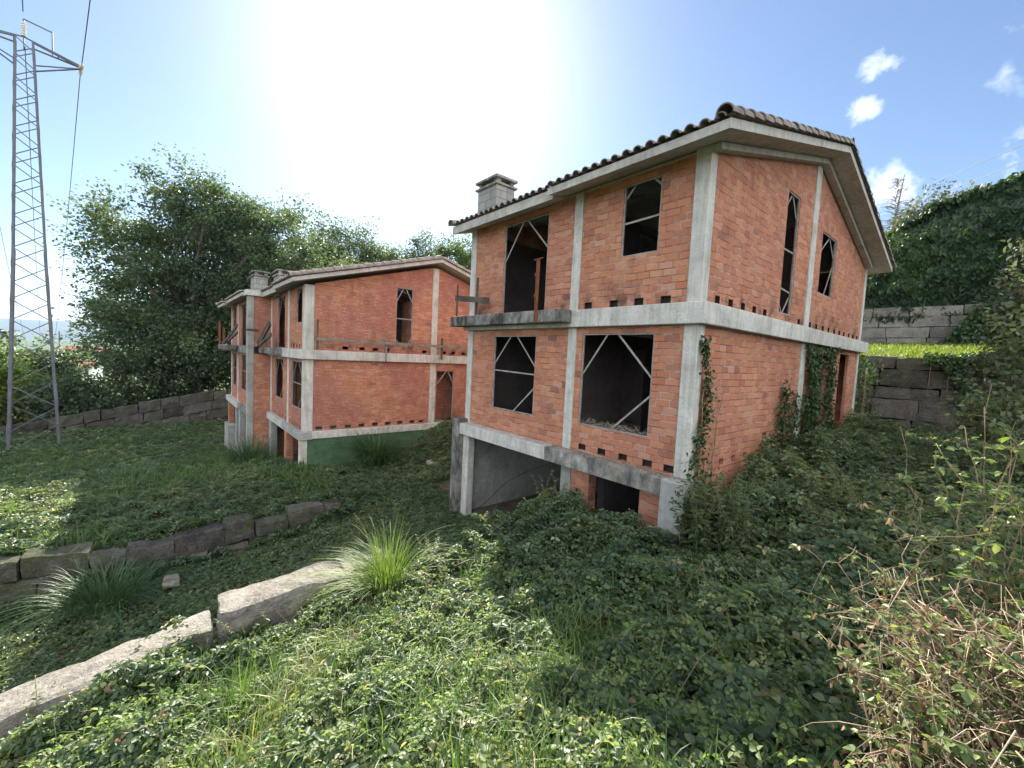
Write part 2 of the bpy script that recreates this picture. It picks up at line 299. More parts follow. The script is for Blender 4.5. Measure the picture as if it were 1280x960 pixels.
class MB:
    """collects hard-surface pieces into one mesh"""
    def __init__(s): s.v = []; s.f = []; s.var = []
    def add(s, vs, fs, var=0.5):
        b = len(s.v); s.v += [tuple(v) for v in vs]; s.f += [tuple(i + b for i in f) for f in fs]; s.var += [var] * len(vs)
    def box(s, a, b, var=0.5):
        x0, y0, z0 = (min(p, q) for p, q in zip(a, b)); x1, y1, z1 = (max(p, q) for p, q in zip(a, b))
        s.add([(x0, y0, z0), (x1, y0, z0), (x1, y1, z0), (x0, y1, z0), (x0, y0, z1), (x1, y0, z1), (x1, y1, z1), (x0, y1, z1)],
              [(0, 3, 2, 1), (4, 5, 6, 7), (0, 1, 5, 4), (1, 2, 6, 5), (2, 3, 7, 6), (3, 0, 4, 7)], var)
    def bar(s, p, q, w, h=None, up=(0, 0, 1)):
        p, q = Vector(p), Vector(q); d = (q - p).normalized(); u = Vector(up)
        if abs(d.dot(u)) > 0.97: u = Vector((0.3, 1, 0)) if abs(d.z) > 0.9 else Vector((0, 0, 1))
        r = d.cross(u).normalized(); n = r.cross(d); h = h or w
        vs = [e + r * sx * w / 2 + n * sy * h / 2 for e in (p, q) for sx, sy in ((-1, -1), (1, -1), (1, 1), (-1, 1))]
        s.add(vs, [(0, 3, 2, 1), (4, 5, 6, 7), (0, 1, 5, 4), (1, 2, 6, 5), (2, 3, 7, 6), (3, 0, 4, 7)])
    def tube(s, pts, r0, r1=None, n=6, var=0.5):
        r1 = r0 if r1 is None else r1; pts = [Vector(p) for p in pts]; rings = []
        prev = None
        for i, p in enumerate(pts):
            d = (pts[min(i + 1, len(pts) - 1)] - pts[max(i - 1, 0)]).normalized()
            if prev is None:
                a = d.orthogonal().normalized()
            else:
                a = (prev - d * prev.dot(d)).normalized()
            prev = a; b = d.cross(a); r = r0 + (r1 - r0) * i / max(1, len(pts) - 1)
            rings.append([p + (a * math.cos(2 * math.pi * k / n) + b * math.sin(2 * math.pi * k / n)) * r for k in range(n)])
        vs = [v for ring in rings for v in ring]; fs = []
        for i in range(len(pts) - 1):
            for k in range(n):
                fs.append((i * n + k, i * n + (k + 1) % n, (i + 1) * n + (k + 1) % n, (i + 1) * n + k))
        fs.append(tuple(range(n - 1, -1, -1))); fs.append(tuple((len(pts) - 1) * n + k for k in range(n)))
        s.add(vs, fs, var)
    def lathe(s, c, prof, n=14, axis=(0, 0, 1)):
        ax = Vector(axis).normalized(); a = ax.orthogonal().normalized(); b = ax.cross(a); c = Vector(c)
        vs = [c + ax * h + (a * math.cos(2 * math.pi * k / n) + b * math.sin(2 * math.pi * k / n)) * r for h, r in prof for k in range(n)]
        fs = [(i * n + k, i * n + (k + 1) % n, (i + 1) * n + (k + 1) % n, (i + 1) * n + k) for i in range(len(prof) - 1) for k in range(n)]
        s.add(vs, fs)
    def build(s, name, mats, parent=None, smooth=False, bevel=0.0, usevar=False, normals=False):
        me = bpy.data.meshes.new(name); me.from_pydata([tuple(v) for v in s.v], [], s.f); me.update()
        if usevar:
            a = me.attributes.new('var', 'FLOAT', 'POINT'); a.data.foreach_set('value', np.asarray(s.var, np.float32))
        if normals:
            bm = bmesh.new(); bm.from_mesh(me); bmesh.ops.recalc_face_normals(bm, faces=bm.faces); bm.to_mesh(me); bm.free()
        o = link(me, name, mats, parent, smooth)
        if bevel:
            md = o.modifiers.new('bevel', 'BEVEL'); md.width = bevel; md.segments = 2; md.limit_method = 'ANGLE'
        return o

def rough_block(mb, a, b, seg=0.25, amp=0.03, rnd=0.06, seed=0.0, var=0.5, frame=None):
    """a hewn stone: a subdivided rounded box pushed about by noise; frame(x,y,z) -> world"""
    a = np.array(a, float); b = np.array(b, float); sz = b - a; c = (a + b) / 2
    n = [max(2, int(round(s_ / seg))) for s_ in sz]
    bm = bmesh.new(); idx = {}
    def vert(i, j, k):
        key = (i, j, k)
        if key in idx: return idx[key]
        p = np.array([a[0] + sz[0] * i / n[0], a[1] + sz[1] * j / n[1], a[2] + sz[2] * k / n[2]])
        q = np.abs(p - c) / (sz / 2); e = np.sort(q)
        on = [(i in (0, n[0])), (j in (0, n[1])), (k in (0, n[2]))]
        if sum(on) >= 2:
            for ax in range(3):
                if on[ax]: p[ax] += (c[ax] - p[ax]) / (sz[ax] / 2) * min(rnd, sz[ax] * 0.2) * (0.5 if sum(on) == 2 else 0.75)
        w = mnoise.noise_vector(Vector((p + seed * 3.7) * 2.3)) * amp + mnoise.noise_vector(Vector((p + seed * 1.9) * 7.0)) * amp * 0.5
        p = p + np.array(w)
        idx[key] = len(mb.v); mb.v.append(tuple(frame(*p)) if frame else tuple(p)); mb.var.append(var)
        return idx[key]
    bm.free()
    def quad(f): mb.f.append(f)
    for i in range(n[0]):
        for j in range(n[1]):
            quad((vert(i, j, 0), vert(i, j + 1, 0), vert(i + 1, j + 1, 0), vert(i + 1, j, 0)))
            quad((vert(i, j, n[2]), vert(i + 1, j, n[2]), vert(i + 1, j + 1, n[2]), vert(i, j + 1, n[2])))
    for i in range(n[0]):
        for k in range(n[2]):
            quad((vert(i, 0, k), vert(i + 1, 0, k), vert(i + 1, 0, k + 1), vert(i, 0, k + 1)))
            quad((vert(i, n[1], k), vert(i, n[1], k + 1), vert(i + 1, n[1], k + 1), vert(i + 1, n[1], k)))
    for j in range(n[1]):
        for k in range(n[2]):
            quad((vert(0, j, k), vert(0, j, k + 1), vert(0, j + 1, k + 1), vert(0, j + 1, k)))
            quad((vert(n[0], j, k), vert(n[0], j + 1, k), vert(n[0], j + 1, k + 1), vert(n[0], j, k + 1)))

# ------------------------------------------------------------------ foliage builders (numpy)
def unit(a): return a / (np.linalg.norm(a, axis=-1, keepdims=True) + 1e-9)
def leaf_arrays(P, D, N, L, W, fold=0.25, droop=0.15):
    """folded ovate leaves: 6 points, 2 quads each. P base, D direction, N upward normal"""
    n = len(P); D = unit(D); S = unit(np.cross(D, N)); N = np.cross(S, D)
    L = np.broadcast_to(np.asarray(L, float), n)[:, None]; W = np.broadcast_to(np.asarray(W, float), n)[:, None]
    b = P; tip = P + D * L - N * L * droop
    up = N * W * fold
    l1 = P + D * L * 0.30 + S * W * 0.5 + up; l2 = P + D * L * 0.68 + S * W * 0.40 + up - N * L * droop * .4
    r1 = P + D * L * 0.30 - S * W * 0.5 + up; r2 = P + D * L * 0.68 - S * W * 0.40 + up - N * L * droop * .4
    V = np.stack([b, l1, l2, tip, r2, r1], 1).reshape(-1, 3)
    o = (np.arange(n) * 6)[:, None]
    Fq = np.concatenate([o + np.array([[0, 3, 2, 1]]), o + np.array([[0, 5, 4, 3]])], 0)
    return V, Fq
def diamond_arrays(P, D, N, L, W, bend=0.2):
    n = len(P); D = unit(D); S = unit(np.cross(D, N)); N = np.cross(S, D)
    L = np.broadcast_to(np.asarray(L, float), n)[:, None]; W = np.broadcast_to(np.asarray(W, float), n)[:, None]
    V = np.stack([P, P + D * L * .45 + S * W * .5 + N * W * bend, P + D * L, P + D * L * .45 - S * W * .5 + N * W * bend], 1).reshape(-1, 3)
    o = (np.arange(n) * 4)[:, None]
    return V, np.concatenate([o + np.array([[0, 2, 1]]), o + np.array([[0, 3, 2]])], 0)
def rand_unit(n, rng=RNG):
    return unit(rng.normal(size=(n, 3)))
def blades(base, height, lean_dir, lean, width, segs=7, rng=RNG, curl=1.0):
    """arching ribbon blades. base (n,3); height (n,); lean_dir (n,2) unit; lean (n,) reach as a share of the height"""
    n = len(base); t = np.linspace(0, 1, segs + 1)[None, :, None]
    h = height[:, None, None]; ln = lean[:, None, None]
    ld = np.concatenate([lean_dir, np.zeros((n, 1))], 1)[:, None, :]
    side = np.stack([-lean_dir[:, 1], lean_dir[:, 0], np.zeros(n)], 1)[:, None, :]
    zz = h * (t - 0.55 * curl * np.clip(ln, 0, 1.6) * t ** 3)
    P = base[:, None, :] + ld * h * ln * (0.25 * t + 0.75 * t ** 2.2) + np.array([0, 0, 1.0])[None, None] * zz
    wv = side * rng.normal(0, 0.06, (n, 1, 1)) * h * t ** 2
    P = P + wv
    w = width[:, None, None] * (1 - t ** 2.2) * np.clip(0.5 + t * 2, 0, 1) + 0.0006
    tw = rng.uniform(-0.5, 0.5, (n, 1, 1))
    sd = side + ld * tw
    Lv = P + sd * w / 2; Rv = P - sd * w / 2
    V = np.stack([Lv, Rv], 2).reshape(n, -1, 3)
    k = 2 * (segs + 1); o = (np.arange(n) * k)[:, None]
    Fq = np.concatenate([o + np.array([[2 * i, 2 * i + 1, 2 * i + 3, 2 * i + 2]]) for i in range(segs)], 0)
    return V.reshape(-1, 3), Fq, k
def merge(parts):
    Vs, Fs, vs = [], [], []; b = 0
    for V, Fq, var in parts:
        Vs.append(V); Fs.append(Fq + b); vs.append(var); b += len(V)
    return np.concatenate(Vs), Fs, np.concatenate(vs)
def vnoise(x, y, s, seed=0.0):
    return np.array([mnoise.noise(Vector((a * s + seed, b * s - seed, seed * 0.37))) for a, b in zip(np.ravel(x), np.ravel(y))])

# ------------------------------------------------------------------ terrain
def tps_fit(pts):
    pts = np.array(pts, float); X = pts[:, :2] / 10; n = len(X)
    r2 = ((X[:, None] - X[None]) ** 2).sum(-1); K = np.where(r2 > 0, r2 * np.log(r2 + 1e-12) * .5, 0) + np.eye(n) * 0.004
    P = np.concatenate([np.ones((n, 1)), X], 1)
    A = np.block([[K, P], [P.T, np.zeros((3, 3))]])
    return X, np.linalg.solve(A, np.concatenate([pts[:, 2], np.zeros(3)]))
def tps_eval(fit, x, y):
    X, w = fit; q = np.stack([x, y], -1) / 10
    r2 = ((q[..., None, :] - X) ** 2).sum(-1); K = np.where(r2 > 0, r2 * np.log(r2 + 1e-12) * .5, 0)
    n = len(X)
    return K @ w[:n] + w[n] + q @ w[n + 1:]
FIT_R = tps_fit([(-2.9, -1.5, -4.25), (-2.7, -4, -4.62), (-2.7, -6, -4.78), (-2.7, -8, -5.15), (-.2, -5.8, -4.15), (1.6, -4.8, -3.4),
                 (3.1, -6.3, -2.75), (0.9, -3.8, -3.75), (2.5, -3.6, -3.12), (1.05, -1.2, -3.55), (0.1, -.4, -3.9), (-2.4, -.2, -3.95),
                 (.3, 2, -3.35), (.3, 5, -3.1), (0.3, 9.5, -2.95), (2.6, -.5, -3.0), (3, 4, -2.85), (2, 9.5, -2.9), (5, -2, -2.4), (6, 3, -2.3),
                 (6, -6, -2.2), (1, -8, -4.2), (-2.5, -10, -5.5), (3.5, -9, -2.9), (3.8, -3.4, -2.75), (8, 9, -2.2), (8, -12, -2.4), (2, -13, -4.5)])
FIT_L = tps_fit([(-8, -3, -5.2), (-8, -5.5, -5.28), (-8, -8.5, -5.3), (-12, -2.8, -5.1), (-12, .7, -4.95), (-12, 2.5, -3.95), (-12, 4, -3.8),
                 (-9, -1, -5.15), (-10, 1.4, -4.95), (-7, 3, -4.3), (-9, 5, -3.9), (-14, -8.8, -5.75), (-17.5, -3.6, -6.1), (-24.5, -4, -6.9),
                 (-31, -11.7, -7.2), (-36, -2, -6.9), (-36, -9.7, -7.1), (-20, -15, -6.9), (-8, 12, -3.2), (-14, 14, -2.6), (-30, 10, -5.5), (-10, -14, -5.8),
                 (-20, 4, -5.6), (-25, 8, -5.6), (-12, 8, -3.3), (-36, -16, -7.3), (-28, -24, -7.8)])
def sm(a, b, x):
    t = np.clip((x - a) / (b - a), 0, 1); return t * t * (3 - 2 * t)
def ground_z(x, y):
    x = np.asarray(x, float); y = np.asarray(y, float)
    x, y = np.broadcast_arrays(x, y)
    cx = np.clip(x, -40, 9); cy = np.clip(y, -26, 14)
    zl = tps_eval(FIT_L, np.clip(cx, -40, -5), cy); zr = tps_eval(FIT_R, np.clip(cx, -4, 9), np.clip(cy, -14, 11))
    zd = -5.2 + 0.095 * np.minimum(cy, 0)
    zd = np.maximum(zd, -6.6)
    # drive between the two terrace walls
    edge = sm(-3.6, -1.0, cy)                       # towards the house the terrace side of the drive softens into a slope
    wl = sm(-8.32, -8.12 + 1.7 * edge, cx)
    wr = sm(-3.05, -2.85, cx)
    z = zl * (1 - wl) + zd * wl
    # past the front of the house the strip beside it climbs with the terrace
    zs = zl * sm(0.2, 1.5, cy) + z * (1 - sm(0.2, 1.5, cy))
    z = np.where(cy > 0.2, zs, z)
    z = z * (1 - wr) + zr * wr
    # terrace behind the house, held by the retaining wall
    zb = -0.5 + np.clip((y - 11.8) * 0.125, 0, 0.8)
    zb = zb + sm(18.2, 18.5, y) * 1.35 + np.clip((y - 19) * .12, 0, 12)
    wb = sm(11.75, 11.95, y) * sm(-7, -4.5, x)
    z = z * (1 - wb) + zb * wb
    # far behind the far house
    z = z + sm(14, 60, y) * 12 * (1 - wb) * sm(-60, -10, x)
    # valley to the west
    d = np.clip(-x - 40, 0, None)
    z = z - 9.0 * sm(2, 70, d) - 26 * sm(70, 600, d)
    return z
GX = np.unique(np.concatenate([np.arange(-46, -14, 0.8), np.arange(-14, -9, 0.4), np.arange(-9, 9, 0.2), np.arange(9, 40, 3),
                               -46 - np.geomspace(1.5, 7500, 40), 40 + np.geomspace(4, 5000, 18)]))
GY = np.unique(np.concatenate([np.arange(-26, -12, 0.8), np.arange(-12, 12.6, 0.2), np.arange(12.6, 17.9, 0.7), np.arange(17.9, 18.7, .1), np.arange(18.8, 32, .7),
                               -26 - np.geomspace(2, 5000, 24), 32 + np.geomspace(2, 5000, 26)]))
xx, yy = np.meshgrid(GX, GY, indexing='ij')
zz = ground_z(xx, yy)
near = (xx > -46) & (xx < 12) & (yy > -26) & (yy < 25)
bump = vnoise(xx, yy, 0.9, 3.1).reshape(xx.shape) * 0.07 + vnoise(xx, yy, 3.1, 8.1).reshape(xx.shape) * 0.025
zz = zz + np.where(near, bump, 0)
ni, nj = xx.shape
ii, jj = np.meshgrid(np.arange(ni - 1), np.arange(nj - 1), indexing='ij')
a_ = (ii * nj + jj).ravel()
gf = np.stack([a_, a_ + nj, a_ + nj + 1, a_ + 1], 1)
# leave out the footprint of the basements
cxm = (xx[:-1, :-1] + xx[1:, 1:]).ravel() / 2; cym = (yy[:-1, :-1] + yy[1:, 1:]).ravel() / 2
inside = ((cxm > -6.1) & (cxm < -0.12) & (cym > 0.25) & (cym < 10.2))
gf = gf[~inside]
def ground_mat():
    mt, nt, out = new_mat('soil_and_litter'); t = NT(nt)
    P = t.n('ShaderNodeTexCoord').outputs['Object']
    n1 = t.noise(P, 0.7, 6.0, 0.6); n2 = t.noise(P, 14.0, 6.0, 0.7); n3 = t.noise(P, 60.0, 3.0, 0.7)
    soil = t.ramp(n2, [(0.3, (0.045, 0.034, 0.024)), (0.5, (0.105, 0.08, 0.055)), (0.7, (0.20, 0.155, 0.105))])
    soil = t.mix(t.ramp(n3, [(0.55, (0, 0, 0)), (0.7, (1, 1, 1))]), soil, (0.27, 0.22, 0.145))
    green = t.ramp(n2, [(0.3, (0.022, 0.042, 0.014)), (0.6, (0.05, 0.085, 0.026))])
    c = t.mix(t.ramp(n1, [(0.40, (0, 0, 0)), (0.58, (1, 1, 1))]), soil, green)
    sx = t.n('ShaderNodeSeparateXYZ', i={0: P})
    far = t.math('LESS_THAN', sx.outputs[0], -46.0)
    fg = t.ramp(t.noise(P, 0.045, 6.0, 0.6), [(0.35, (0.035, 0.065, 0.022)), (0.5, (0.065, 0.10, 0.03)), (0.65, (0.13, 0.16, 0.05))])
    c = t.mix(far, c, fg)
    principled(t, out, c, 0.95, t.math('ADD', n2, t.math('MULTIPLY', n3, 0.5)), 0.8, 0.05, spec=0.1)
    return mt
M['soil'] = ground_mat()
g = np_mesh('ground', np.stack([xx, yy, zz], -1).reshape(-1, 3), gf, M['soil'], smooth=True)
tag(g, kind='structure')
def zt(x, y): return float(gz(x, y))
def gz(x, y):
    x = np.asarray(x, float); y = np.asarray(y, float)
    return ground_z(x, y)

# ------------------------------------------------------------------ house parts
def wall(mb, axis, off, t, s0, s1, z0, ztop, holes=(), sbreaks=()):
    """a wall with openings as one closed skin. axis 'x': runs along X with its outer face at Y=off and thickness t towards +Y (t<0: -Y);
    axis 'y': runs along Y with its outer face at X=off and thickness t. ztop: number or list of (s,z)."""
    if not isinstance(ztop, (list, tuple)): ztop = [(s0, ztop), (s1, ztop)]
    zt = lambda s: float(np.interp(s, [p[0] for p in ztop], [p[1] for p in ztop]))
    S = {s0, s1, *[p[0] for p in ztop if s0 < p[0] < s1], *[b for b in sbreaks if s0 < b < s1]}
    Z = {z0}
    for h in holes:
        for v in (h[0], h[1]):
            if s0 < v < s1: S.add(v)
        for v in (h[2], h[3]): 
            if v > z0: Z.add(v)
    S = sorted(S); zmax = max(p[1] for p in ztop)
    Z = [z for z in sorted(Z) if z < zmax - 0.001]
    nS, nZ = len(S) - 1, len(Z)
    def zc(i, j): return min(Z[j], zt(S[i])) if j < nZ else zt(S[i])
    solid = np.ones((nS, nZ), bool)
    for i in range(nS):
        for j in range(nZ):
            sc = (S[i] + S[i + 1]) / 2; zcm = (zc(i, j) + zc(i, j + 1) + zc(i + 1, j) + zc(i + 1, j + 1)) / 4
            if max(zc(i, j + 1) - zc(i, j), zc(i + 1, j + 1) - zc(i + 1, j)) < 1e-4: solid[i, j] = False; continue
            for h in holes:
                if h[0] < sc < h[1] and h[2] < zcm < h[3]: solid[i, j] = False
    def P(i, j, d):
        s, z = S[i], zc(i, j)
        return (s, off + d * t, z) if axis == 'x' else (off + d * t, s, z)
    flip = (axis == 'y')
    if t < 0: flip = not flip
    def q(*ps):
        b = len(mb.v); mb.v += list(ps); mb.var += [.5] * 4
        mb.f.append((b, b + 1, b + 2, b + 3) if not flip else (b + 3, b + 2, b + 1, b))
    for i in range(nS):
        for j in range(nZ):
            if not solid[i, j]: continue
            q(P(i, j, 0), P(i + 1, j, 0), P(i + 1, j + 1, 0), P(i, j + 1, 0))
            q(P(i + 1, j, 1), P(i, j, 1), P(i, j + 1, 1), P(i + 1, j + 1, 1))
            if i == 0 or not solid[i - 1, j]: q(P(i, j, 1), P(i, j, 0), P(i, j + 1, 0), P(i, j + 1, 1))
            if i == nS - 1 or not solid[i + 1, j]: q(P(i + 1, j, 0), P(i + 1, j, 1), P(i + 1, j + 1, 1), P(i + 1, j + 1, 0))
            if j == 0 or not solid[i, j - 1]: q(P(i, j, 1), P(i + 1, j, 1), P(i + 1, j, 0), P(i, j, 0))
            if j == nZ - 1 or not solid[i, j + 1]: q(P(i, j + 1, 0), P(i + 1, j + 1, 0), P(i + 1, j + 1, 1), P(i, j + 1, 1))
    return mb

def window(parent, axis, off, s0, s1, z0, z1, braces, inset=0.03, w=0.024, sill=True, inward=1):
    """metal frame round an opening (one part) and its battens (sub-parts)"""
    d = off + inset * inward
    P = (lambda s, z, k=0.0: (s, d + k, z)) if axis == 'x' else (lambda s, z, k=0.0: (d + k, s, z))
    m_ = MB(); e = 0.004
    up = (0, 1, 0) if axis == 'x' else (1, 0, 0)
    for a, b in (((s0 + e + w / 2, z0 + .01), (s0 + e + w / 2, z1 - .01)), ((s1 - e - w / 2, z0 + .01), (s1 - e - w / 2, z1 - .01)),
                 ((s0 + w + .006, z1 - w / 2 - e), (s1 - w - .006, z1 - w / 2 - e)), ((s0 + w + .006, z0 + w / 2 + e), (s1 - w - .006, z0 + w / 2 + e))):
        m_.bar(P(*a), P(*b), w, 0.03, up)
    fr = m_.build('window_frame', M['brace'], parent)
    for k, ((a, b), (c, e_)) in enumerate(braces):
        mm = MB()
        p = P(s0 + (s1 - s0) * a, z1 + (z0 - z1) * b, 0.0); q = P(s0 + (s1 - s0) * c, z1 + (z0 - z1) * e_, 0.0)
        kk = (0.022 + 0.004 * k) * inward
        p = (p[0], p[1] + kk, p[2]) if axis == 'x' else (p[0] + kk, p[1], p[2])
        q = (q[0], q[1] + kk, q[2]) if axis == 'x' else (q[0] + kk, q[1], q[2])
        mm.bar(p, q, 0.034, 0.012, up)
        mm.build('batten', M['brace'], fr)
    return fr

def column(parent, a, b, mat='concrete', name='column', bev=0.012):
    m_ = MB(); m_.box(a, b); return m_.build(name, M[mat], parent, bevel=bev)

def tile_field(mb, x0, x1, ya, za, yb, zb, pitch=0.205, length=0.36, r=0.076, rng=None):
    """barrel tiles laid in rows from the eave (ya,za) up to the ridge (yb,zb)"""
    rng = rng or random.Random(3)
    ncol = max(1, int(round((x1 - x0) / pitch))); p = (x1 - x0) / ncol
    sl = math.hypot(yb - ya, zb - za); nrow = max(1, int(round(sl / length))); ln = sl / nrow
    dy, dz = (yb - ya) / sl, (zb - za) / sl; ny, nz = -dz * (1 if dy > 0 else -1), abs(dy)
    SEG = 6
    for c in range(ncol):
        xc = x0 + (c + .5) * p + rng.uniform(-.008, .008)
        for k in range(nrow):
            lo, hi = k * ln - (0.04 if k else 0.0) + rng.uniform(-.012, .012), (k + 1) * ln + 0.02
            r0, r1 = r * 1.06, r * 0.88; l0, l1 = 0.022 + rng.uniform(0, .01), 0.004
            vs = []
            for (s_, rr, lift) in ((lo, r0, l0), (hi, r1, l1)):
                for i in range(SEG + 1):
                    a = math.pi * i / SEG
                    h = rr * math.sin(a) * 0.95 + lift; xo = -rr * math.cos(a)
                    vs.append((xc + xo, ya + dy * s_ + ny * h, za + dz * s_ + nz * h))
            fs = [(i, i + 1, SEG + 2 + i, SEG + 1 + i) for i in range(SEG)]
            # a lip at the lower end so that the tile has thickness
            b = len(vs)
            for i in range(SEG + 1):
                a = math.pi * i / SEG; rr = r0 - 0.016; h = rr * math.sin(a) * .95 + l0; xo = -rr * math.cos(a)
                vs.append((xc + xo, ya + dy * (lo + .002) + ny * h, za + dz * (lo + .002) + nz * h))
            fs += [(i + 1, i, b + i, b + i + 1) for i in range(SEG)]
            mb.add(vs, fs)
            # channel tile between covers
            if c < ncol:
                xs = xc + p / 2; vs = []
                for (s_, rr, lift) in ((lo, r * .8, 0.02), (hi, r * .9, 0.004)):
                    for i in range(4):
                        a = math.pi * i / 3; h = 0.035 - rr * math.sin(a) * .4 + lift; xo = -rr * math.cos(a) * .8
                        vs.append((xs + xo, ya + dy * s_ + ny * h, za + dz * s_ + nz * h))
                mb.add(vs, [(i, i + 1, 5 + i, 4 + i) for i in range(3)])
    return mb
def tile_run(mb, pts, r=0.1, length=0.34, rng=None, upv=(0, 0, 1)):
    """a run of overlapping barrel tiles along a line (ridge or verge)"""
    rng = rng or random.Random(5)
    p, q = Vector(pts[0]), Vector(pts[1]); L = (q - p).length; d = (q - p) / L; n = max(1, int(round(L / length))); ln = L / n
    s = d.cross(Vector(upv)).normalized(); u = s.cross(d); SEG = 8
    for k in range(n):
        a0, a1 = k * ln - 0.03, (k + 1) * ln + .01
        j = rng.uniform(-.008, .008); r0, r1 = r * 1.08, r * 0.9
        vs = []
        for (t_, rr, lift) in ((a0, r0, .014), (a1, r1, 0.0), (a0 + .003, r0 - .018, .014)):
            for i in range(SEG + 1):
                a = math.pi * (i / SEG) * 1.1 - math.pi * .05
                vs.append(p + d * t_ + s * (-rr * math.cos(a) + j) + u * (rr * math.sin(a) + lift))
        fs = [(i, i + 1, SEG + 2 + i, SEG + 1 + i) for i in range(SEG)] + [(i + 1, i, 2 * SEG + 2 + i, 2 * SEG + 3 + i) for i in range(SEG)]
        mb.add(vs, fs)

def roof_section(parent, x0, x1, yE, zE, yR, zR, yB, zB, th=0.13, verge_r=False, verge_l=False, tilemat='tile', drop=0.0):
    """a pitched concrete slab (underside through the given points), its tiles, ridge and verge runs"""
    zE, zR, zB = zE - drop, zR - drop, zB - drop
    m_ = MB()
    prof = [(yE, zE), (yR, zR), (yB, zB), (yB, zB + th), (yR, zR + th), (yE, zE + th)]
    vs = [(x0, y, z) for y, z in prof] + [(x1, y, z) for y, z in prof]
    n = 6
    fs = [(i, i + n, (i + 1) % n + n, (i + 1) % n) for i in range(n)]
    fs += [(0, 1, 4, 5), (1, 2, 3, 4), (6 + 5, 6 + 4, 6 + 1, 6 + 0), (6 + 4, 6 + 3, 6 + 2, 6 + 1)]
    m_.add(vs, fs)
    r = m_.build('roof', M['concrete_eave'], parent, normals=True)
    tm = MB(); rg = random.Random(int(x0 * 100))
    tile_field(tm, x0 + .02, x1 - .02, yE - .05, zE + th + .004 - .012, yR - .06, zR + th + .004 - .012, rng=rg)
    tile_field(tm, x0 + .02, x1 - .02, yB + .05, zB + th + .004 - .012, yR + .06, zR + th + .004 - .012, rng=rg)
    tm.build('roof_tiles', M[tilemat], r, smooth=False)
    rt = MB(); tile_run(rt, ((x0, yR, zR + th + .06), (x1 + .03, yR, zR + th + .06)), 0.115, .36, rg)
    rt.build('ridge_tiles', M[tilemat], r)
    for flag, xv in ((verge_r, x1), (verge_l, x0)):
        if flag:
            vt = MB(); sgn = 1 if xv == x1 else -1
            for (ya, za, yb, zb) in ((yE - .06, zE, yR, zR), (yB + .06, zB, yR, zR)):
                tile_run(vt, ((xv - sgn * .045, ya, za + th + .03), (xv - sgn * .045, yb, zb + th + .03)), 0.112, .34, rg)
            vt.build('verge_tiles', M[tilemat], r)
    return r
def chimney(parent, x0, x1, y0, y1, zb, zt, capmat='concrete_dark'):
    m_ = MB(); m_.box((x0, y0, zb), (x1, y1, zt)); c = m_.build('chimney', M['concrete_block'], parent, bevel=.01)
    k = MB()
    e = .055
    k.box((x0 - e, y0 - e, zt + .002), (x1 + e, y1 + e, zt + .05))
    k.box((x0 - e, y0 - e, zt + .17), (x1 + e, y1 + e, zt + .225))
    for sx in (x0 + .02, x1 - .14):
        for sy in (y0 + .02, y1 - .14): k.box((sx, sy, zt + .051), (sx + .12, sy + .12, zt + .169))
    k.box((x0 + .16, y0 + .16, zt + .051), (x1 - .16, y1 - .16, zt + .169))
    # low pyramid on the cap
    cx, cy = (x0 + x1) / 2, (y0 + y1) / 2
    k.add([(x0 - e, y0 - e, zt + .226), (x1 + e, y0 - e, zt + .226), (x1 + e, y1 + e, zt + .226), (x0 - e, y1 + e, zt + .226), (cx, cy, zt + .29)],
          [(0, 1, 4), (1, 2, 4), (2, 3, 4), (3, 0, 4), (3, 2, 1, 0)])
    k.build('chimney_cap', M[capmat], c)
    return c
def mat_block():
    mt, nt, out = new_mat('grey_block_masonry'); t = NT(nt)
    P = t.n('ShaderNodeTexCoord').outputs['Object']
    s = t.n('ShaderNodeSeparateXYZ', i={0: P})
    u = t.math('ADD', s.outputs[0], s.outputs[1])
    vec = t.n('ShaderNodeCombineXYZ', i={0: u, 1: s.outputs[2]})
    b = t.n('ShaderNodeTexBrick', i={'Vector': vec.outputs[0], 'Color1': (0.25, 0.255, 0.25, 1), 'Color2': (0.33, 0.33, 0.315, 1), 'Mortar': (0.16, 0.16, 0.15, 1),
                                     'Scale': 1.0, 'Mortar Size': 0.012, 'Brick Width': 0.4, 'Row Height': 0.2})
    st = t.ramp(t.noise(t.mapv(P, (6, 6, .6)), 1.5, 5.0, .65), [(0.48, (0, 0, 0)), (0.66, (1, 1, 1))])
    c = t.mix(t.math('MULTIPLY', st, .65), b.outputs[0], (0.09, 0.09, 0.085))
    principled(t, out, c, .92, t.noise(P, 30, 4, .7), .4, .02, spec=.15)
    return mt
M['concrete_block'] = mat_block()

V_TOP = [((.42, 0), (0, .40)), ((.50, 0), (1, .36))]
W_LL = [((.40, .0), (0, .38)), ((.52, .0), (1, .42)), ((0, .47), (1, .49)), ((1, .63), (.5, 1))]
W_LR = [((.37, 0), (0, .45)), ((.5, 0), (1, .45)), ((1, .58), (.47, 1))]
W_UR = [((.30, 0), (0, .20)), ((.75, 0), (1, .14)), ((0, .52), (1, .50))]
W_TALL = [((.5, 0), (0, .16)), ((.55, 0), (1, .18)), ((0, .46), (1, .46)), ((0, .78), (1, .80)), ((0, .84), (.5, 1)), ((1, .84), (.5, 1))]
W_TALL2 = [((.45, 0), (0, .26)), ((.58, 0), (1, .24)), ((0, .53), (1, .53)), ((0, .86), (.3, 1)), ((1, .86), (.72, 1))]
W_SIDE2 = [((.62, 0), (.02, .36)), ((.62, 0), (1, .30)), ((1, .45), (.55, 1))]

def weeps(xs, z, w=.18, h=.122): return [(x - w / 2, x + w / 2, z, z + h) for x in xs]

# ============================ the near house
H = empty('brick_house', (0, 0, 0), 'nearest unfinished red brick house with pale concrete frame, garage opening below and tiled gable roof', 'house', None)
BR = M['brick']
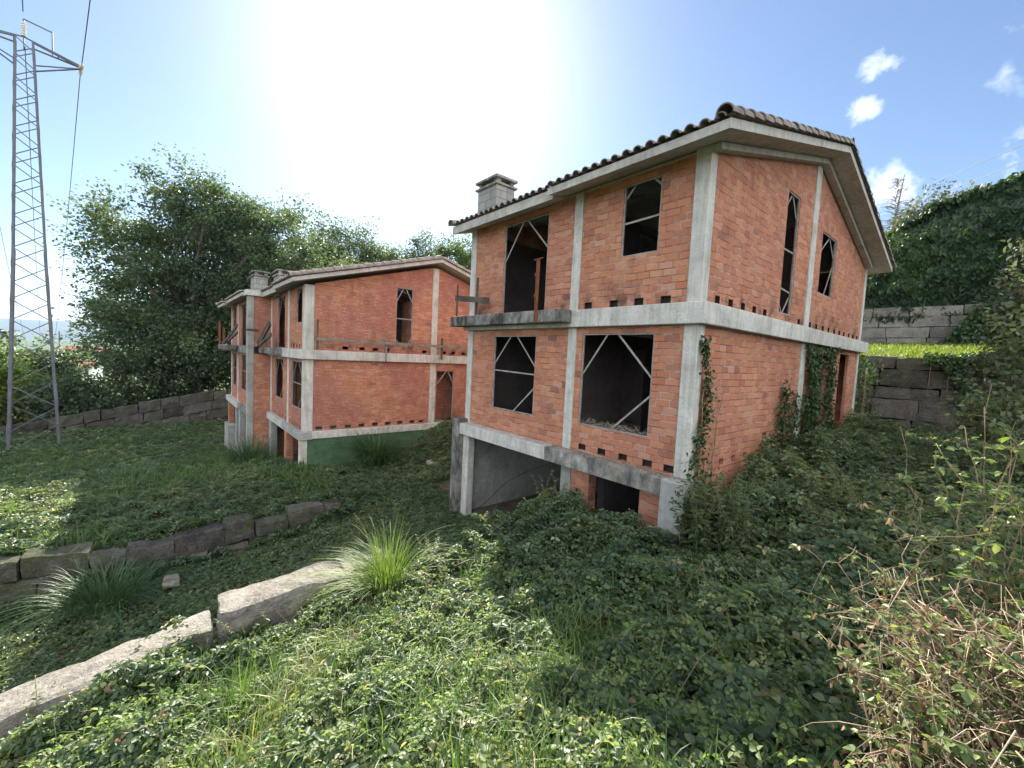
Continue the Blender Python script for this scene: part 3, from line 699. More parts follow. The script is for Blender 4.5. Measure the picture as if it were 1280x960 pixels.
# front walls
m_ = MB()
wall(m_, 'x', .025, .07, -2.45, -.245, -.048, 2.2, [(-1.54, -.80, .83, 2.07)] + weeps([-2.21, -1.62, -1.1, -.6], -.03))
wall(m_, 'x', .025, .07, -6.01, -2.67, -.048, 2.2, [(-4.87, -3.4, -.048, 2.06)])
m_.build('front_wall', BR, H)
m_ = MB()
wall(m_, 'x', .025, .07, -2.45, -.245, -2.798, -.385, [(-2.30, -.75, -2.27, -.50)] + weeps([-2.16, -1.69, -1.22, -.73, -.34], -2.76))
wall(m_, 'x', .025, .07, -6.01, -2.67, -2.798, -.385, [(-5.11, -3.61, -2.29, -.52)])
m_.build('front_wall', BR, H)
# gable walls
ZG = lambda v: 2.17 + .281 * (5.05 - abs(v - 5.05))
m_ = MB()
wall(m_, 'y', -.025, -.07, .205, 4.865, -.048, [(.205, ZG(.205)), (4.865, ZG(4.865))], [(3.31, 4.02, .13, 2.56)] + weeps([.59, 1.08, 1.58, 2.08, 2.59, 4.56], 0.0, .17, .12))
wall(m_, 'y', -.025, -.07, 5.195, 10.145, -.048, [(5.195, ZG(5.195)), (10.145, ZG(10.145))], [(5.71, 6.92, .85, 2.29)] + weeps([5.36, 5.86, 6.39, 6.89, 7.42, 7.94, 8.41, 8.95, 9.42, 9.9], 0.0, .17, .12))
m_.build('gable_wall', BR, H)
m_ = MB()
wall(m_, 'y', -.025, -.07, .205, 4.865, -3.3, -.385, weeps([1.2, 1.7, 2.2], -2.72, .17, .12))
wall(m_, 'y', -.025, -.07, 5.195, 10.145, -3.3, -.385, [(8.24, 9.21, -2.9, -.5), (5.9, 7.0, -2.75, -.6)])
m_.build('gable_wall', BR, H)
# thin dark panels in the gable vent gaps, standing in for deep shade
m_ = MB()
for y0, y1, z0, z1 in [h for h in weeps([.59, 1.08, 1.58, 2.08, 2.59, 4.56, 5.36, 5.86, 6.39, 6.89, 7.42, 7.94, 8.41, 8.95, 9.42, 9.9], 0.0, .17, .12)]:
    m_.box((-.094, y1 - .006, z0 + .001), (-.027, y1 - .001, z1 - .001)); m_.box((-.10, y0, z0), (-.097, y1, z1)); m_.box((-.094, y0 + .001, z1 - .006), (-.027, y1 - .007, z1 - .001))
tag(m_.build('vent_shade', M['gap_shade'], H), kind='stuff')
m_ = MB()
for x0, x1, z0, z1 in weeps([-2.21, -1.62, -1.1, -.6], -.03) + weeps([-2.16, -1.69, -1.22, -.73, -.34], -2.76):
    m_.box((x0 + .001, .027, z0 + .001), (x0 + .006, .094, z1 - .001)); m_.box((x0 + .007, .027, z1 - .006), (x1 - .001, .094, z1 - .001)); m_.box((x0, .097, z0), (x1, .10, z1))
tag(m_.build('vent_shade', M['gap_shade'], H), kind='stuff')  # front vent gaps: dark panels paint their shade too
# walls on the far sides
m_ = MB()
wall(m_, 'y', -6.20, .22, .205, 10.145, -.048, [(.205, ZG(.205)), (5.05, ZG(5.05)), (10.145, ZG(10.145))], [])
wall(m_, 'y', -6.20, .22, .205, 10.145, -2.798, -.385, [])
wall(m_, 'x', 10.32, -.22, -6.01, -.245, -.048, 2.15, [])
wall(m_, 'x', 10.32, -.22, -6.01, -.245, -2.798, -.385, [(-2.0, -1.0, -2.79, -.6)])
m_.build('rear_wall', BR, H)
m_ = MB(); m_.box((-5.975, .30, -2.78), (-5.955, 9.9, -.4)); m_.box((-5.975, .30, -.03), (-5.955, 9.9, 2.1)); m_.build('inner_lining', M['void'], H)  # dark sheets over the inner wall face, room shade put into the colour
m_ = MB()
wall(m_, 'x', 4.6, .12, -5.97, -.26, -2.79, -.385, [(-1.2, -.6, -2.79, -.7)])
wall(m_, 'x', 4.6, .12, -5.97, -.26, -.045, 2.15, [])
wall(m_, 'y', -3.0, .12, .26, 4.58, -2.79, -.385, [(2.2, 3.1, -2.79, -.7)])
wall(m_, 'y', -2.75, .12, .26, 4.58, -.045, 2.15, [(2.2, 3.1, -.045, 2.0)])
m_.build('partition_wall', M['void'], H)  # partitions coloured dark to carry the shade of the rooms
m_ = MB(); m_.box((-1.3, 4.75, -2.79), (-1.2, 10.1, -.39)); m_.build('partition_wall', M['shade_block'], H)  # dark lining added so the gable doorway reads as deep shade
# concrete skeleton
for x0, x1, y0, y1, z0, z1 in ((-.24, 0, 0, .2, -.049, 2.26), (-.24, 0, 0, .2, -2.799, -.384), (-2.665, -2.455, 0, .24, -.049, 2.21), (-2.665, -2.455, 0, .24, -2.799, -.384),
                               (-6.23, -6.015, 0, .2, -.049, 2.21), (-6.23, -6.015, 0, .2, -2.799, -.384), (-.24, 0, 4.87, 5.19, -.049, 3.57), (-.24, 0, 4.87, 5.19, -3.3, -.384),
                               (-.24, 0, 10.15, 10.35, -.049, 2.24), (-.24, 0, 10.15, 10.35, -3.3, -.384), (-6.23, -6.015, 10.15, 10.35, -2.8, -.384), (-6.23, -6.015, 10.15, 10.35, -.049, 2.2)):
    column(H, (x0, y0, z0), (x1, y1, z1))
# floor slab with its edge beam, the balcony
m_ = MB(); m_.box((-6.28, -.12, -.383), (.13, 10.72, -.05)); m_.build('floor_slab', M['concrete'], H, bevel=.015)
m_ = MB(); m_.box((-6.47, -.42, -.30), (-2.48, -.124, -.052)); m_.build('balcony_slab', M['concrete_black'], H, bevel=.015)
# plinth beam and basement
m_ = MB(); m_.box((-2.9, -.27, -3.08), (-.30, .26, -2.801)); m_.build('plinth_beam', M['concrete_dark'], H, bevel=.012)
m_ = MB(); m_.box((-6.24, -.26, -3.08), (-2.903, .26, -2.801)); m_.build('plinth_beam', M['concrete'], H, bevel=.012)
m_ = MB(); m_.box((-6.0, .262, -3.08), (-.26, 10.2, -2.83)); m_.build('ground_floor_slab', M['concrete_plain'], H)
m_ = MB(); m_.box((-.298, -.28, -4.6), (.10, .30, -2.80)); m_.build('corner_pillar', M['concrete_plain'], H, bevel=.02)
m_ = MB(); m_.box((-6.36, -.30, -5.7), (-6.06, .05, -2.70)); m_.build('corner_pillar', M['concrete_black'], H, bevel=.02)
column(H, (-6.055, -.14, -5.7), (-5.80, .06, -3.082), 'concrete')
column(H, (-2.66, 0.0, -5.7), (-2.40, .25, -3.082), 'concrete_plain')
for x0, x1 in ((-2.397, -1.94), (-.83, -.302)):
    m_ = MB(); m_.box((x0, .02, -5.0), (x1, .24, -3.082)); m_.build('brick_pier', BR, H)
m_ = MB()
m_.box((-6.25, .08, -5.8), (-6.02, 10.3, -3.081)); m_.build('basement_wall', M['concrete_plain'], H)
m_ = MB(); m_.box((-.25, .32, -5.8), (-.0, 10.25, -3.302))
m_.build('basement_wall', M['concrete_plain'], H)
m_ = MB(); m_.box((-6.0, 4.2, -5.8), (-.3, 4.4, -3.081)); m_.build('basement_wall', M['shade_block'], H)  # garage back wall, its deep shade put into the colour
m_ = MB(); m_.box((-2.62, 1.2, -5.8), (-2.45, 4.18, -3.083)); m_.build('basement_wall', M['shade_block'], H)  # divider darkened the same way so the right opening reads as shade
m_ = MB(); m_.box((-6.0, .1, -5.5), (-.3, 8.98, -5.18)); m_.build('basement_floor', M['dirt_floor'], H)
# roof in two stepped sections
roof_section(H, -2.87, .50, -.57, 2.09, 5.05, 3.67, 10.77, 2.09, verge_r=True)
roof_section(H, -6.50, -2.872, -.42, 2.132, 5.05, 3.67, 10.72, 2.09, th=.19, drop=.065, verge_l=True)
# beams under the eaves and along the gable
m_ = MB(); m_.box((-6.25, .03, 2.201), (-.25, .22, 2.24)); m_.build('eave_beam', M['concrete_eave'], H)
m_ = MB()
for ya, yb in ((-.02, 5.05), (10.12, 5.05)):
    za, zb = ZG(ya) - .03, ZG(yb) - .03
    vs = [(x, y, z) for x in (.0, .14) for y, z in ((ya, za), (yb, zb), (yb, zb + .10), (ya, za + .10))]
    m_.add(vs, [(0, 1, 2, 3), (4, 7, 6, 5), (0, 4, 5, 1), (1, 5, 6, 2), (2, 6, 7, 3), (3, 7, 4, 0)])
m_.build('gable_beam', M['concrete_eave'], H, normals=True)
chimney(H, -6.44, -5.62, .28, .86, 2.0, 3.32)
window(H, 'x', .025, -5.11, -3.61, -2.29, -.52, W_LL)
window(H, 'x', .025, -2.30, -.75, -2.27, -.50, W_LR)
window(H, 'x', .025, -1.54, -.80, .83, 2.07, W_UR)
window(H, 'x', .025, -4.87, -3.40, -.046, 2.05, V_TOP)
window(H, 'y', -.025, 3.31, 4.02, .13, 2.56, W_TALL, inward=-1)
window(H, 'y', -.025, 5.71, 6.92, .85, 2.29, W_SIDE2, inward=-1)
# balcony leftovers
m_ = MB(); m_.bar((-3.15, -.455, .96), (-3.16, -.455, -.30), .065, .05); m_.bar((-3.16, -.49, .62), (-3.16, -.49, .68), .03, .05); m_.bar((-3.16, -.49, .2), (-3.16, -.49, .26), .03, .05)
m_.bar((-3.28, -.455, .955), (-3.02, -.455, .965), .02, .02); m_.build('rusty_post', M['rust'], H)
m_ = MB(); m_.bar((-6.25, -.40, .42), (-4.85, -.40, .26), .05, .14); m_.build('railing_board', M['oldwood'], H)
for p, q, w_ in (((-6.12, -.44, .74), (-6.13, -.44, -.05), .035), ((-5.36, -.36, .85), (-5.38, -.36, -.05), .05)):
    m_ = MB(); m_.bar(p, q, w_); m_.build('railing_post', M['oldwood'], H)
# debris on ledges (loose dirt and mortar along the beam and the window sill)
def debris(name, x0, x1, y0, y1, z, n, smin, smax, mat, parent, rng):
    mb = MB()
    for _ in range(n):
        x, y, s = rng.uniform(x0, x1), rng.uniform(y0, y1), rng.uniform(smin, smax)
        h = s * rng.uniform(.4, .9); a = rng.uniform(0, 3)
        vs = []
        for k in range(5):
            th = a + k * 1.257; vs.append((x + math.cos(th) * s * rng.uniform(.6, 1.2), y + math.sin(th) * s * rng.uniform(.6, 1.2), z - .004))
        vs.append((x + rng.uniform(-.3, .3) * s, y + rng.uniform(-.3, .3) * s, z + h))
        mb.add(vs, [(k, (k + 1) % 5, 5) for k in range(5)])
    return tag(mb.build(name, M[mat], parent), kind='stuff')
rg = random.Random(11)
debris('loose_mortar', -2.9, -.05, -.20, .02, -2.80, 260, .008, .030, 'debris', H, rg)
debris('loose_mortar', -.35, .05, -.24, .26, -2.80, 70, .01, .03, 'debris', H, rg)
m_ = MB()
for _ in range(150):
    x, y = rg.uniform(-2.26, -.85), rg.uniform(.04, .22); a = rg.uniform(0, 6.3); l = rg.uniform(.05, .22)
    z = -2.262 + .01
    m_.bar((x, y, z + rg.uniform(0, .05)), (max(-2.29, min(-.76, x + math.cos(a) * l)), max(.03, min(.24, y + math.sin(a) * l * .4)), z + rg.uniform(.0, .13)), .008, .006)
tag(m_.build('dry_twigs', M['debris'], H), kind='stuff')

# ============================ the far house (a pair, stepped)
F = empty('brick_house', (-12.05, -2.58, -1.07), 'farther unfinished pair of brick houses with two chimneys and a green painted basement wall', 'house', None)
BF = M['brick_far']
ZF = lambda v: 2.09 + .285 * (4.86 - abs(v - 4.86))
m_ = MB()
wall(m_, 'y', -.02, -.07, .315, 4.725, -.03, [(.315, ZF(.315)), (4.725, ZF(4.725))], [(3.21, 3.89, .27, 2.47)] + weeps([1.35, 1.95, 2.45, 2.9, 4.45], .03, .2, .11))
wall(m_, 'y', -.02, -.07, 4.995, 9.98, -.03, [(4.995, ZF(4.995)), (9.98, ZF(9.98))], weeps([5.35, 5.8, 6.3, 6.8], .03, .2, .11) + [(6.6, 7.6, .8, 2.1)])
m_.build('gable_wall', BF, F)
m_ = MB()
wall(m_, 'y', -.02, -.07, .315, 4.725, -2.80, -.35, weeps([.52, 1.0, 1.5, 2.0, 2.5, 3.0, 3.5, 4.0, 4.4], -2.76, .22, .11))
wall(m_, 'y', -.02, -.07, 4.995, 9.98, -2.80, -.35, [(5.03, 5.87, -2.8, -.66)])
m_.build('gable_wall', BF, F)
m_ = MB()
wall(m_, 'x', .02, .07, -2.13, -.245, -.03, 2.1, [(-1.15, -.40, .87, 2.06)] + weeps([-1.85, -1.45, -1.05, -.65], .03))
wall(m_, 'x', .02, .07, -5.2, -2.35, -.03, 2.1, [(-4.15, -2.9, -.03, 2.0)])
m_.build('front_wall', BF, F)
m_ = MB()
wall(m_, 'x', .02, .07, -2.13, -.245, -2.80, -.35, [(-1.73, -.33, -2.1, -.45)] + weeps([-1.9, -1.55, -1.2, -.85, -.5], -2.76))
wall(m_, 'x', .02, .07, -5.2, -2.35, -2.80, -.35, [(-4.54, -3.15, -2.05, -.45)] + weeps([-4.6, -4.1, -3.6, -3.1, -2.6], -2.76))
m_.build('front_wall', BF, F)
# second unit, standing forward
YB = -.62
m_ = MB()
wall(m_, 'x', YB + .02, .07, -10.0, -5.66, -.03, 2.05, [(-9.1, -7.7, -.03, 1.95)])
wall(m_, 'x', YB + .02, .07, -12.4, -10.25, -.03, 2.05, [(-12.0, -11.0, .8, 1.95)])
wall(m_, 'x', YB + .02, .07, -10.0, -5.66, -2.8, -.35, [(-9.1, -7.6, -2.15, -.42)] + weeps([-9.3, -8.7, -8.1, -7.5, -6.9], -2.76))
wall(m_, 'x', YB + .02, .07, -12.4, -10.25, -2.8, -.35, [(-12.1, -10.8, -2.15, -.42)])
m_.build('front_wall', BF, F)
m_ = MB()
wall(m_, 'y', -5.42, -.22, YB, 9.5, -.03, 2.3)
wall(m_, 'y', -5.42, -.22, YB, 9.5, -2.8, -.35)
wall(m_, 'y', -5.42, -.22, YB, 6.0, -5.6, -2.805)
m_.build('party_wall', BF, F)
m_ = MB()
wall(m_, 'y', -12.62, .22, YB + .3, 9.7, -2.8, -.35, [(2, 3.2, -2.1, -.5)])
wall(m_, 'y', -12.62, .22, YB + .3, 9.7, -.03, [(YB + .3, 2.2), (4.3, 3.4), (9.7, 2.0)], [(2, 3.2, .5, 1.9)])
wall(m_, 'x', 10.2, -.22, -12.4, -.25, -2.8, 2.05, [(-4, -3, -2.7, -.6), (-4, -3, .6, 1.9), (-10, -9, .6, 1.9)])
wall(m_, 'x', 4.0, .12, -12.3, -5.7, -2.8, 2.05)
wall(m_, 'x', 4.0, .12, -5.3, -.3, -2.8, 2.05)
wall(m_, 'y', -2.3, .12, .3, 3.95, -2.8, 2.05)
m_.build('rear_wall', BF, F)
m_ = MB(); wall(m_, 'y', -.9, .12, 4.2, 9.0, -2.8, -.36); m_.build('partition_wall', BF, F)
m_ = MB(); m_.box((-1.3, .3, -.02), (-1.2, 9.9, 2.1)); m_.build('partition_wall', M['shade_block'], F)  # dark sheet added behind the upper window, shade put into its colour
for x0, x1, y0, y1, z0, z1, mt in ((-.24, 0, 0, .31, -.029, 2.12, 'concrete'), (-.24, 0, 0, .31, -2.799, -.351, 'concrete'), (-2.345, -2.135, 0, .24, -.029, 2.1, 'concrete'), (-2.345, -2.135, 0, .24, -2.799, -.351, 'concrete'),
                                   (-5.415, -5.205, .0, .24, -.029, 2.1, 'concrete'), (-5.415, -5.205, .0, .24, -2.799, -.351, 'concrete'),
                                   (-.24, 0, 4.73, 4.99, -.029, 3.43, 'concrete'), (-.24, 0, 4.73, 4.99, -3.3, -.351, 'concrete'), (-.24, 0, 9.985, 10.2, -3.3, -.351, 'concrete'), (-.24, 0, 9.985, 10.2, -.029, 2.05, 'concrete'),
                                   (-5.70, -5.40, -.86, YB - .002, -5.8, 2.06, 'concrete_plain'), (-10.245, -10.005, YB, YB + .24, -.029, 2.05, 'concrete'), (-10.245, -10.005, YB, YB + .24, -2.799, -.351, 'concrete'),
                                   (-12.63, -12.405, YB, YB + .25, -.029, 2.05, 'concrete'), (-12.63, -12.405, YB, YB + .25, -2.799, -.351, 'concrete')):
    column(F, (x0, y0, z0), (x1, y1, z1), mt)
m_ = MB(); m_.box((-5.39, -.13, -.349), (.12, 10.45, -.03)); m_.build('floor_slab', M['concrete'], F, bevel=.015)
m_ = MB(); m_.box((-12.75, YB - .13, -.349), (-5.71, 10.2, -.033)); m_.build('floor_slab', M['concrete_dark'], F, bevel=.015)
m_ = MB(); m_.box((-5.39, -.45, -.28), (-2.6, -.134, -.034)); m_.build('balcony_slab', M['concrete_black'], F, bevel=.015)
m_ = MB(); m_.box((-13.3, YB - .55, -.28), (-9.0, YB - .134, -.036)); m_.build('balcony_slab', M['concrete_black'], F, bevel=.015)
for x0, x1, y0, z0, z1, mt in ((-2.5, .12, -.14, -3.07, -2.802, 'concrete_plain'), (-5.39, -2.502, -.14, -3.07, -2.802, 'concrete'), (-9.0, -5.72, YB - .14, -3.07, -2.803, 'concrete_dark'), (-13.0, -9.002, YB - .2, -3.07, -2.803, 'concrete')):
    m_ = MB(); m_.box((x0, y0, z0), (x1, y0 + .4, z1)); m_.build('plinth_beam', M[mt], F, bevel=.012)
m_ = MB(); m_.box((-.14, .262, -3.05), (.10, 10.3, -2.804)); m_.build('plinth_beam', M['concrete'], F, bevel=.012)
m_ = MB(); m_.box((-12.5, .3, -3.06), (-.26, 10.1, -2.81)); m_.build('ground_floor_slab', M['concrete_plain'], F)
m_ = MB(); m_.box((-.20, .15, -5.5), (.06, 10.2, -3.052)); m_.build('basement_wall', M['green_paint'], F)
for x0, x1, y0, mt in ((-.12, .06, -.1, 'concrete'), (-2.45, -2.1, -.05, 'brick_far'), (-5.39, -4.9, -.05, 'concrete_plain'), (-9.3, -8.9, YB - .05, 'concrete_plain'), (-12.9, -12.5, YB - .1, 'brick_far'), (-10.5, -10.1, YB - .05, 'concrete_plain')):
    column(F, (x0, y0, -6.0), (x1, y0 + .24, -3.072), mt, 'basement_pier')
m_ = MB(); m_.box((-13.1, YB - .25, -6.2), (-11.6, YB + .1, -4.35)); m_.build('basement_wall', M['concrete_plain'], F)
m_ = MB(); m_.box((-12.5, 2.2, -6.2), (-.25, 2.4, -3.07)); m_.build('basement_wall', BF, F)
roof_section(F, -2.6, .42, -.46, 2.10, 4.86, 3.62, 10.3, 2.05, verge_r=True, tilemat='tile')
roof_section(F, -5.72, -2.602, -.36, 2.13, 4.86, 3.62, 10.3, 2.05, th=.2, drop=.08, tilemat='tile')
roof_section(F, -11.0, -5.722, YB - .42, 2.06, 4.3, 3.45, 9.8, 2.0, tilemat='tile')
roof_section(F, -13.4, -11.002, YB - .55, 2.04, 4.3, 3.45, 9.8, 2.0, drop=.08, verge_l=True, tilemat='tile')
m_ = MB(); m_.box((-5.95, -.95, 2.07), (-5.30, -.36, 2.30)); m_.build('eave_beam', M['concrete'], F, bevel=.01)
chimney(F, -6.35, -5.45, -.62, -.12, 2.0, 2.92)
chimney(F, -4.4, -3.5, -.10, .36, 2.0, 2.80)
window(F, 'y', -.02, 3.21, 3.89, .27, 2.47, W_TALL2, inward=-1)
window(F, 'y', -.02, 5.03, 5.87, -2.79, -.66, [((.6, 0), (0, .30)), ((.66, 0), (1, .24))], inward=-1)
window(F, 'x', .02, -1.73, -.33, -2.1, -.45, W_LL)
window(F, 'x', .02, -4.54, -3.15, -2.05, -.45, W_LR)
window(F, 'x', .02, -1.15, -.40, .87, 2.06, [((.4, 0), (0, .3)), ((.6, 0), (1, .3))])
window(F, 'x', .02, -4.15, -2.9, -.028, 2.0, V_TOP)
window(F, 'x', YB + .02, -9.1, -7.7, -.028, 1.95, V_TOP)
window(F, 'x', YB + .02, -9.1, -7.6, -2.15, -.42, W_LL)
window(F, 'x', YB + .02, -12.1, -10.8, -2.15, -.42, W_LL)
window(F, 'x', YB + .02, -12.0, -11.0, .8, 1.95, W_UR)
# scaffold rail along the gable, boards and posts
m_ = MB(); m_.bar((.30, .25, .34), (.30, 9.8, .33), .05, .10); m_.build('scaffold_rail', M['greywood'], F)
for y, z0, z1, w, mt in ((.36, -.02, .98, .07, 'oldwood'), (2.75, -.34, .75, .06, 'greywood'), (5.1, -.2, .68, .07, 'oldwood'), (6.75, -.1, 1.9, .05, 'oldwood')):
    m_ = MB(); m_.bar((.22, y, z0), (.22, y, z1), w, w); m_.build('scaffold_post', M[mt], F)
m_ = MB()
for p, q in (((-5.2, -.5, .0), (-3.0, -.45, .85)), ((-5.0, -.55, .1), (-4.6, -.2, 1.0)), ((-4.9, -.5, .05), (-2.6, -.5, .45)), ((-9.6, YB - .5, .15), (-7.0, YB - .4, .55)), ((-9.9, YB - .6, .05), (-7.8, YB - .3, .9))):
    m_.bar(p, q, .06, .12)
m_.build('loose_board', M['oldwood'], F)
m_ = MB()
for x, y, z0, z1 in ((-13.25, YB - .5, -.1, 1.1), (-12.6, YB - .52, -.1, 1.25), (-13.3, YB - .3, -.3, .95), (-13.9, YB - .2, -.35, .9)):
    m_.bar((x, y, z0), (x, y, z1), .05, .05)
m_.bar((-13.95, YB - .2, -.3), (-12.6, YB - .5, -.32), .05, .05); m_.bar((-13.95, YB - .2, .1), (-13.2, YB - .4, .1), .04, .08)
m_.build('scaffold_frame', M['rust'], F)
m_ = MB(); m_.box((-5.72, -.875, .62), (-5.38, -.45, .70)); m_.build('column_clamp', M['oldwood'], F)

# ============================ stone walls
def coursed_wall(name, frame, L, heights, depth, mat, label, cat, bl=(0.6, 1.2), rng=None, amp=.02, seg=.28, topvar=.0, topfn=None, group=None, rnd=.05):
    """dry granite blocks. frame(s,d,h): s along, d depth, h up"""
    rng = rng or random.Random(4); mb = MB(); z = 0
    for ci, h in enumerate(heights):
        s = -rng.uniform(0, .5)
        while s < L:
            l = rng.uniform(*bl); e = min(L, s + l); b = max(0, s)
            if e - b > .15:
                hh = h
                if ci == len(heights) - 1: hh = h + rng.uniform(-topvar, topvar)
                if topfn is None or z + hh * .5 < topfn((b + e) / 2):
                    j = rng.uniform(-.03, .03)
                    rough_block(mb, (b + .003, j, z + .002), (e - .003, depth + j, z + hh - .002), seg, amp, rnd, rng.uniform(0, 50), rng.uniform(0, 1), frame)
            s = e
        z += h
    # dark core behind the joints
    o = mb.build(name, mat, None, usevar=True, normals=True)
    return tag(o, label, cat, group)
rg = random.Random(21)
# kerb-like wall beside the drive: upper and lower lengths
def wallA(y0, y1, za, zb, label, seed, h=.55, xo=0.0):
    mb = MB(); r_ = random.Random(seed); y = y0
    while y < y1 - .05:
        e = min(y1, y + r_.uniform(1.3, 2.2))
        if y1 - e < .4: e = y1
        z0 = za + (zb - za) * (y - y0) / (y1 - y0); z1 = za + (zb - za) * (e - y0) / (y1 - y0)
        fr = lambda x, yy_, z, z0=z0, z1=z1, y=y, e=e: (x, yy_, z + z0 + (z1 - z0) * (yy_ - y) / (e - y))
        rough_block(mb, (-3.34 + xo, y + .002, -h), (-2.80 + xo, e - .002, 0), .06, .045, .02, r_.uniform(0, 60), r_.uniform(.45, 1), fr)
        rough_block(mb, (-3.30 + xo, y + .006, -h - .9), (-2.86 + xo, e - .006, -h - .005), .2, .02, .05, r_.uniform(0, 60), r_.uniform(0, .6), fr)
        y = e
    return tag(mb.build('granite_wall', M['granite'], None, usevar=True, normals=True), label, 'wall')
wallA(-5.72, -3.45, -4.27, -4.20, 'short higher length of pale granite wall beside the sunlit pampas tuft', 3)
wallA(-9.6, -5.78, -5.02, -4.42, 'lower sloping length of pale granite wall running off the left edge of the photo', 5, xo=.04)
# wall holding up the lawn on the other side of the drive
fB = lambda s, d, h: (-8.12 + d * 1.0 - .25 + .12 * math.sin(s * .7), -2.6 - s, -6.68 + h + .07 * math.sin(s * 1.3) * (h > .9))
coursed_wall('granite_wall', fB, 9.0, [.42, .40, .38, .36], .5, M['granite_old'], 'dark broken granite wall across the drive below the ivy covered lawn', 'wall', (.35, 1.0), rg, .06, .09, .10, rnd=.02)
# boundary wall at the back left
fC = lambda s, d, h: (-36.0 + d, -16 + s, -7.33 + h + .19 * (s - 13.85))
coursed_wall('boundary_wall', fC, 24.0, [.75, .7, .7, .68], .6, M['granite_black'], 'long dark granite boundary wall under the big tree behind the pylon', 'wall', (.8, 1.9), rg, .07, .3, .10, rnd=.03)
# retaining walls behind the near house
fD = lambda s, d, h: (-5.0 + s, 11.55 + d, -3.4 + h)
coursed_wall('retaining_wall', fD, 13.0, [.52, .48, .62, .40, .55, .38], .55, M['granite_dark'], 'dark granite retaining wall behind the near house, below the strip of lawn', 'wall', (.4, 1.3), rg, .05, .15, .03, rnd=.02)
fE = lambda s, d, h: (-7.0 + s, 18.0 + d, -.42 + h)
coursed_wall('retaining_wall', fE, 16.0, [.5, .5, .45, .45, .40], .55, M['granite_grey'], 'grey granite ashlar wall under the tall dark hedge, above the strip of lawn', 'wall', (.5, 1.6), rg, .02, .3, .03, rnd=.02)
# loose stones
for px, py, s_, lab in ((-7.0, -6.1, .19, 'pale flat stone lying on the drive among low leaves'), (-9.7, 1.1, .24, 'small pale stone in the brambles between the two houses')):
    mb = MB(); rough_block(mb, (-s_, -s_ * .7, -.06), (s_, s_ * .7, .11), .06, .04, .03, px, .9)
    o = mb.build('loose_stone', M['granite'], None, usevar=True, normals=True); o.location = (px, py, float(gz(px, py)) + .12)
    tag(o, lab, 'stone')

# ============================ pylon and cables
PB = np.array([-31.0, -11.5]); PZ0, PZ1 = -7.3, 14.05
AX = np.array([-.14, .99]); AX /= np.hypot(*AX); AL = np.array([AX[1], -AX[0]])
PY = empty('pylon', (PB[0], PB[1], PZ0), 'tall grey steel lattice pylon carrying power lines at the left edge', 'pylon')
def ploc(a, l, z): return Vector((AX[0] * a + AL[0] * l, AX[1] * a + AL[1] * l, z - PZ0))
def phw(z):
    t = (z - PZ0) / (PZ1 - PZ0); return float(np.interp(t, [0, .5, 1], [.98, .60, .34]))
for sa in (-1, 1):
    for sl in (-1, 1):
        m_ = MB()
        for z0, z1 in ((PZ0 - .4, 3.4), (3.4, PZ1)):
            p, q = ploc(sa * phw(z0), sl * phw(z0), z0), ploc(sa * phw(z1), sl * phw(z1), z1); w = .11 if z0 < 0 else .085
            ua = Vector((AX[0], AX[1], 0)) * -sa; ul = Vector((AL[0], AL[1], 0)) * -sl
            m_.bar(p + ua * w / 2, q + ua * w / 2, w, .016, (AL[0], AL[1], 0)); m_.bar(p + ul * w / 2, q + ul * w / 2, w, .016, (AX[0], AX[1], 0))
        m_.build('leg', M['steel'], PY)
m_ = MB(); z = PZ0 + 1.1; flip = 1
while z < PZ1 - .3:
    st = 2.0 * phw(z) * .62 + .12; z2 = min(PZ1 - .05, z + st)
    for s in (-1, 1):
        for (c, d) in (((-1, s), (1, s)), ((s, -1), (s, 1))):
            p, q = ploc(c[0] * phw(z), c[1] * phw(z), z), ploc(d[0] * phw(z2), d[1] * phw(z2), z2)
            if flip * s < 0: p, q = ploc(d[0] * phw(z), d[1] * phw(z), z), ploc(c[0] * phw(z2), c[1] * phw(z2), z2)
            m_.bar(p, q, .045, .018, (AL[0], AL[1], 0))
    z = z2; flip = -flip
m_.bar(ploc(-.97, .95, PZ0 + .05), ploc(.95, .95, PZ0 + 1.5), .06, .03)
m_.build('lattice_bracing', M['steel'], PY)
for sg in (-1, 1):
    m_ = MB(); ew = 2.05
    for sl in (-1, 1):
        m_.bar(ploc(sg * .34, sl * .34, PZ1 - .1), ploc(sg * ew, 0, PZ1 - .30), .08, .06)
        m_.bar(ploc(sg * .37, sl * .36, PZ1 - 1.2), ploc(sg * ew, 0, PZ1 - .36), .07, .05)
    m_.bar(ploc(sg * .0, .34, PZ1 + .02), ploc(sg * ew, 0.02, PZ1 - .22), .06, .05)
    m_.bar(ploc(sg * 1.2, .18, PZ1 - .17), ploc(sg * 1.2, -.18, PZ1 - .17), .04, .04)
    ca = m_.build('crossarm', M['steel'], PY)
    for sl in (-1, 1):
        k = MB(); prof = []
        for i in range(5): prof += [(.10 + i * .11, .03), (.11 + i * .11, .10), (.15 + i * .11, .09), (.16 + i * .11, .03)]
        k.lathe(ploc(sg * ew, 0, PZ1 - .33), [(0, .02)] + prof + [(.75, .02)], 12, (AL[0] * sl, AL[1] * sl, -.08))
        k.build('insulator', M['glass_insulator'], ca)
m_ = MB()
m_.bar(ploc(0, 0, PZ1 - .5), ploc(0, 0, PZ1 + 1.05), .05); m_.bar(ploc(0, 0, PZ1 + 1.05), ploc(1.0, 0, PZ1 + .95), .05); m_.bar(ploc(1.0, 0, PZ1 + .97), ploc(1.0, 0, PZ1 - .2), .05)
br = m_.build('top_bracket', M['steel'], PY)
k = MB(); prof = []
for i in range(6): prof += [(.20 + i * .12, .03), (.21 + i * .12, .10), (.25 + i * .12, .09), (.26 + i * .12, .03)]
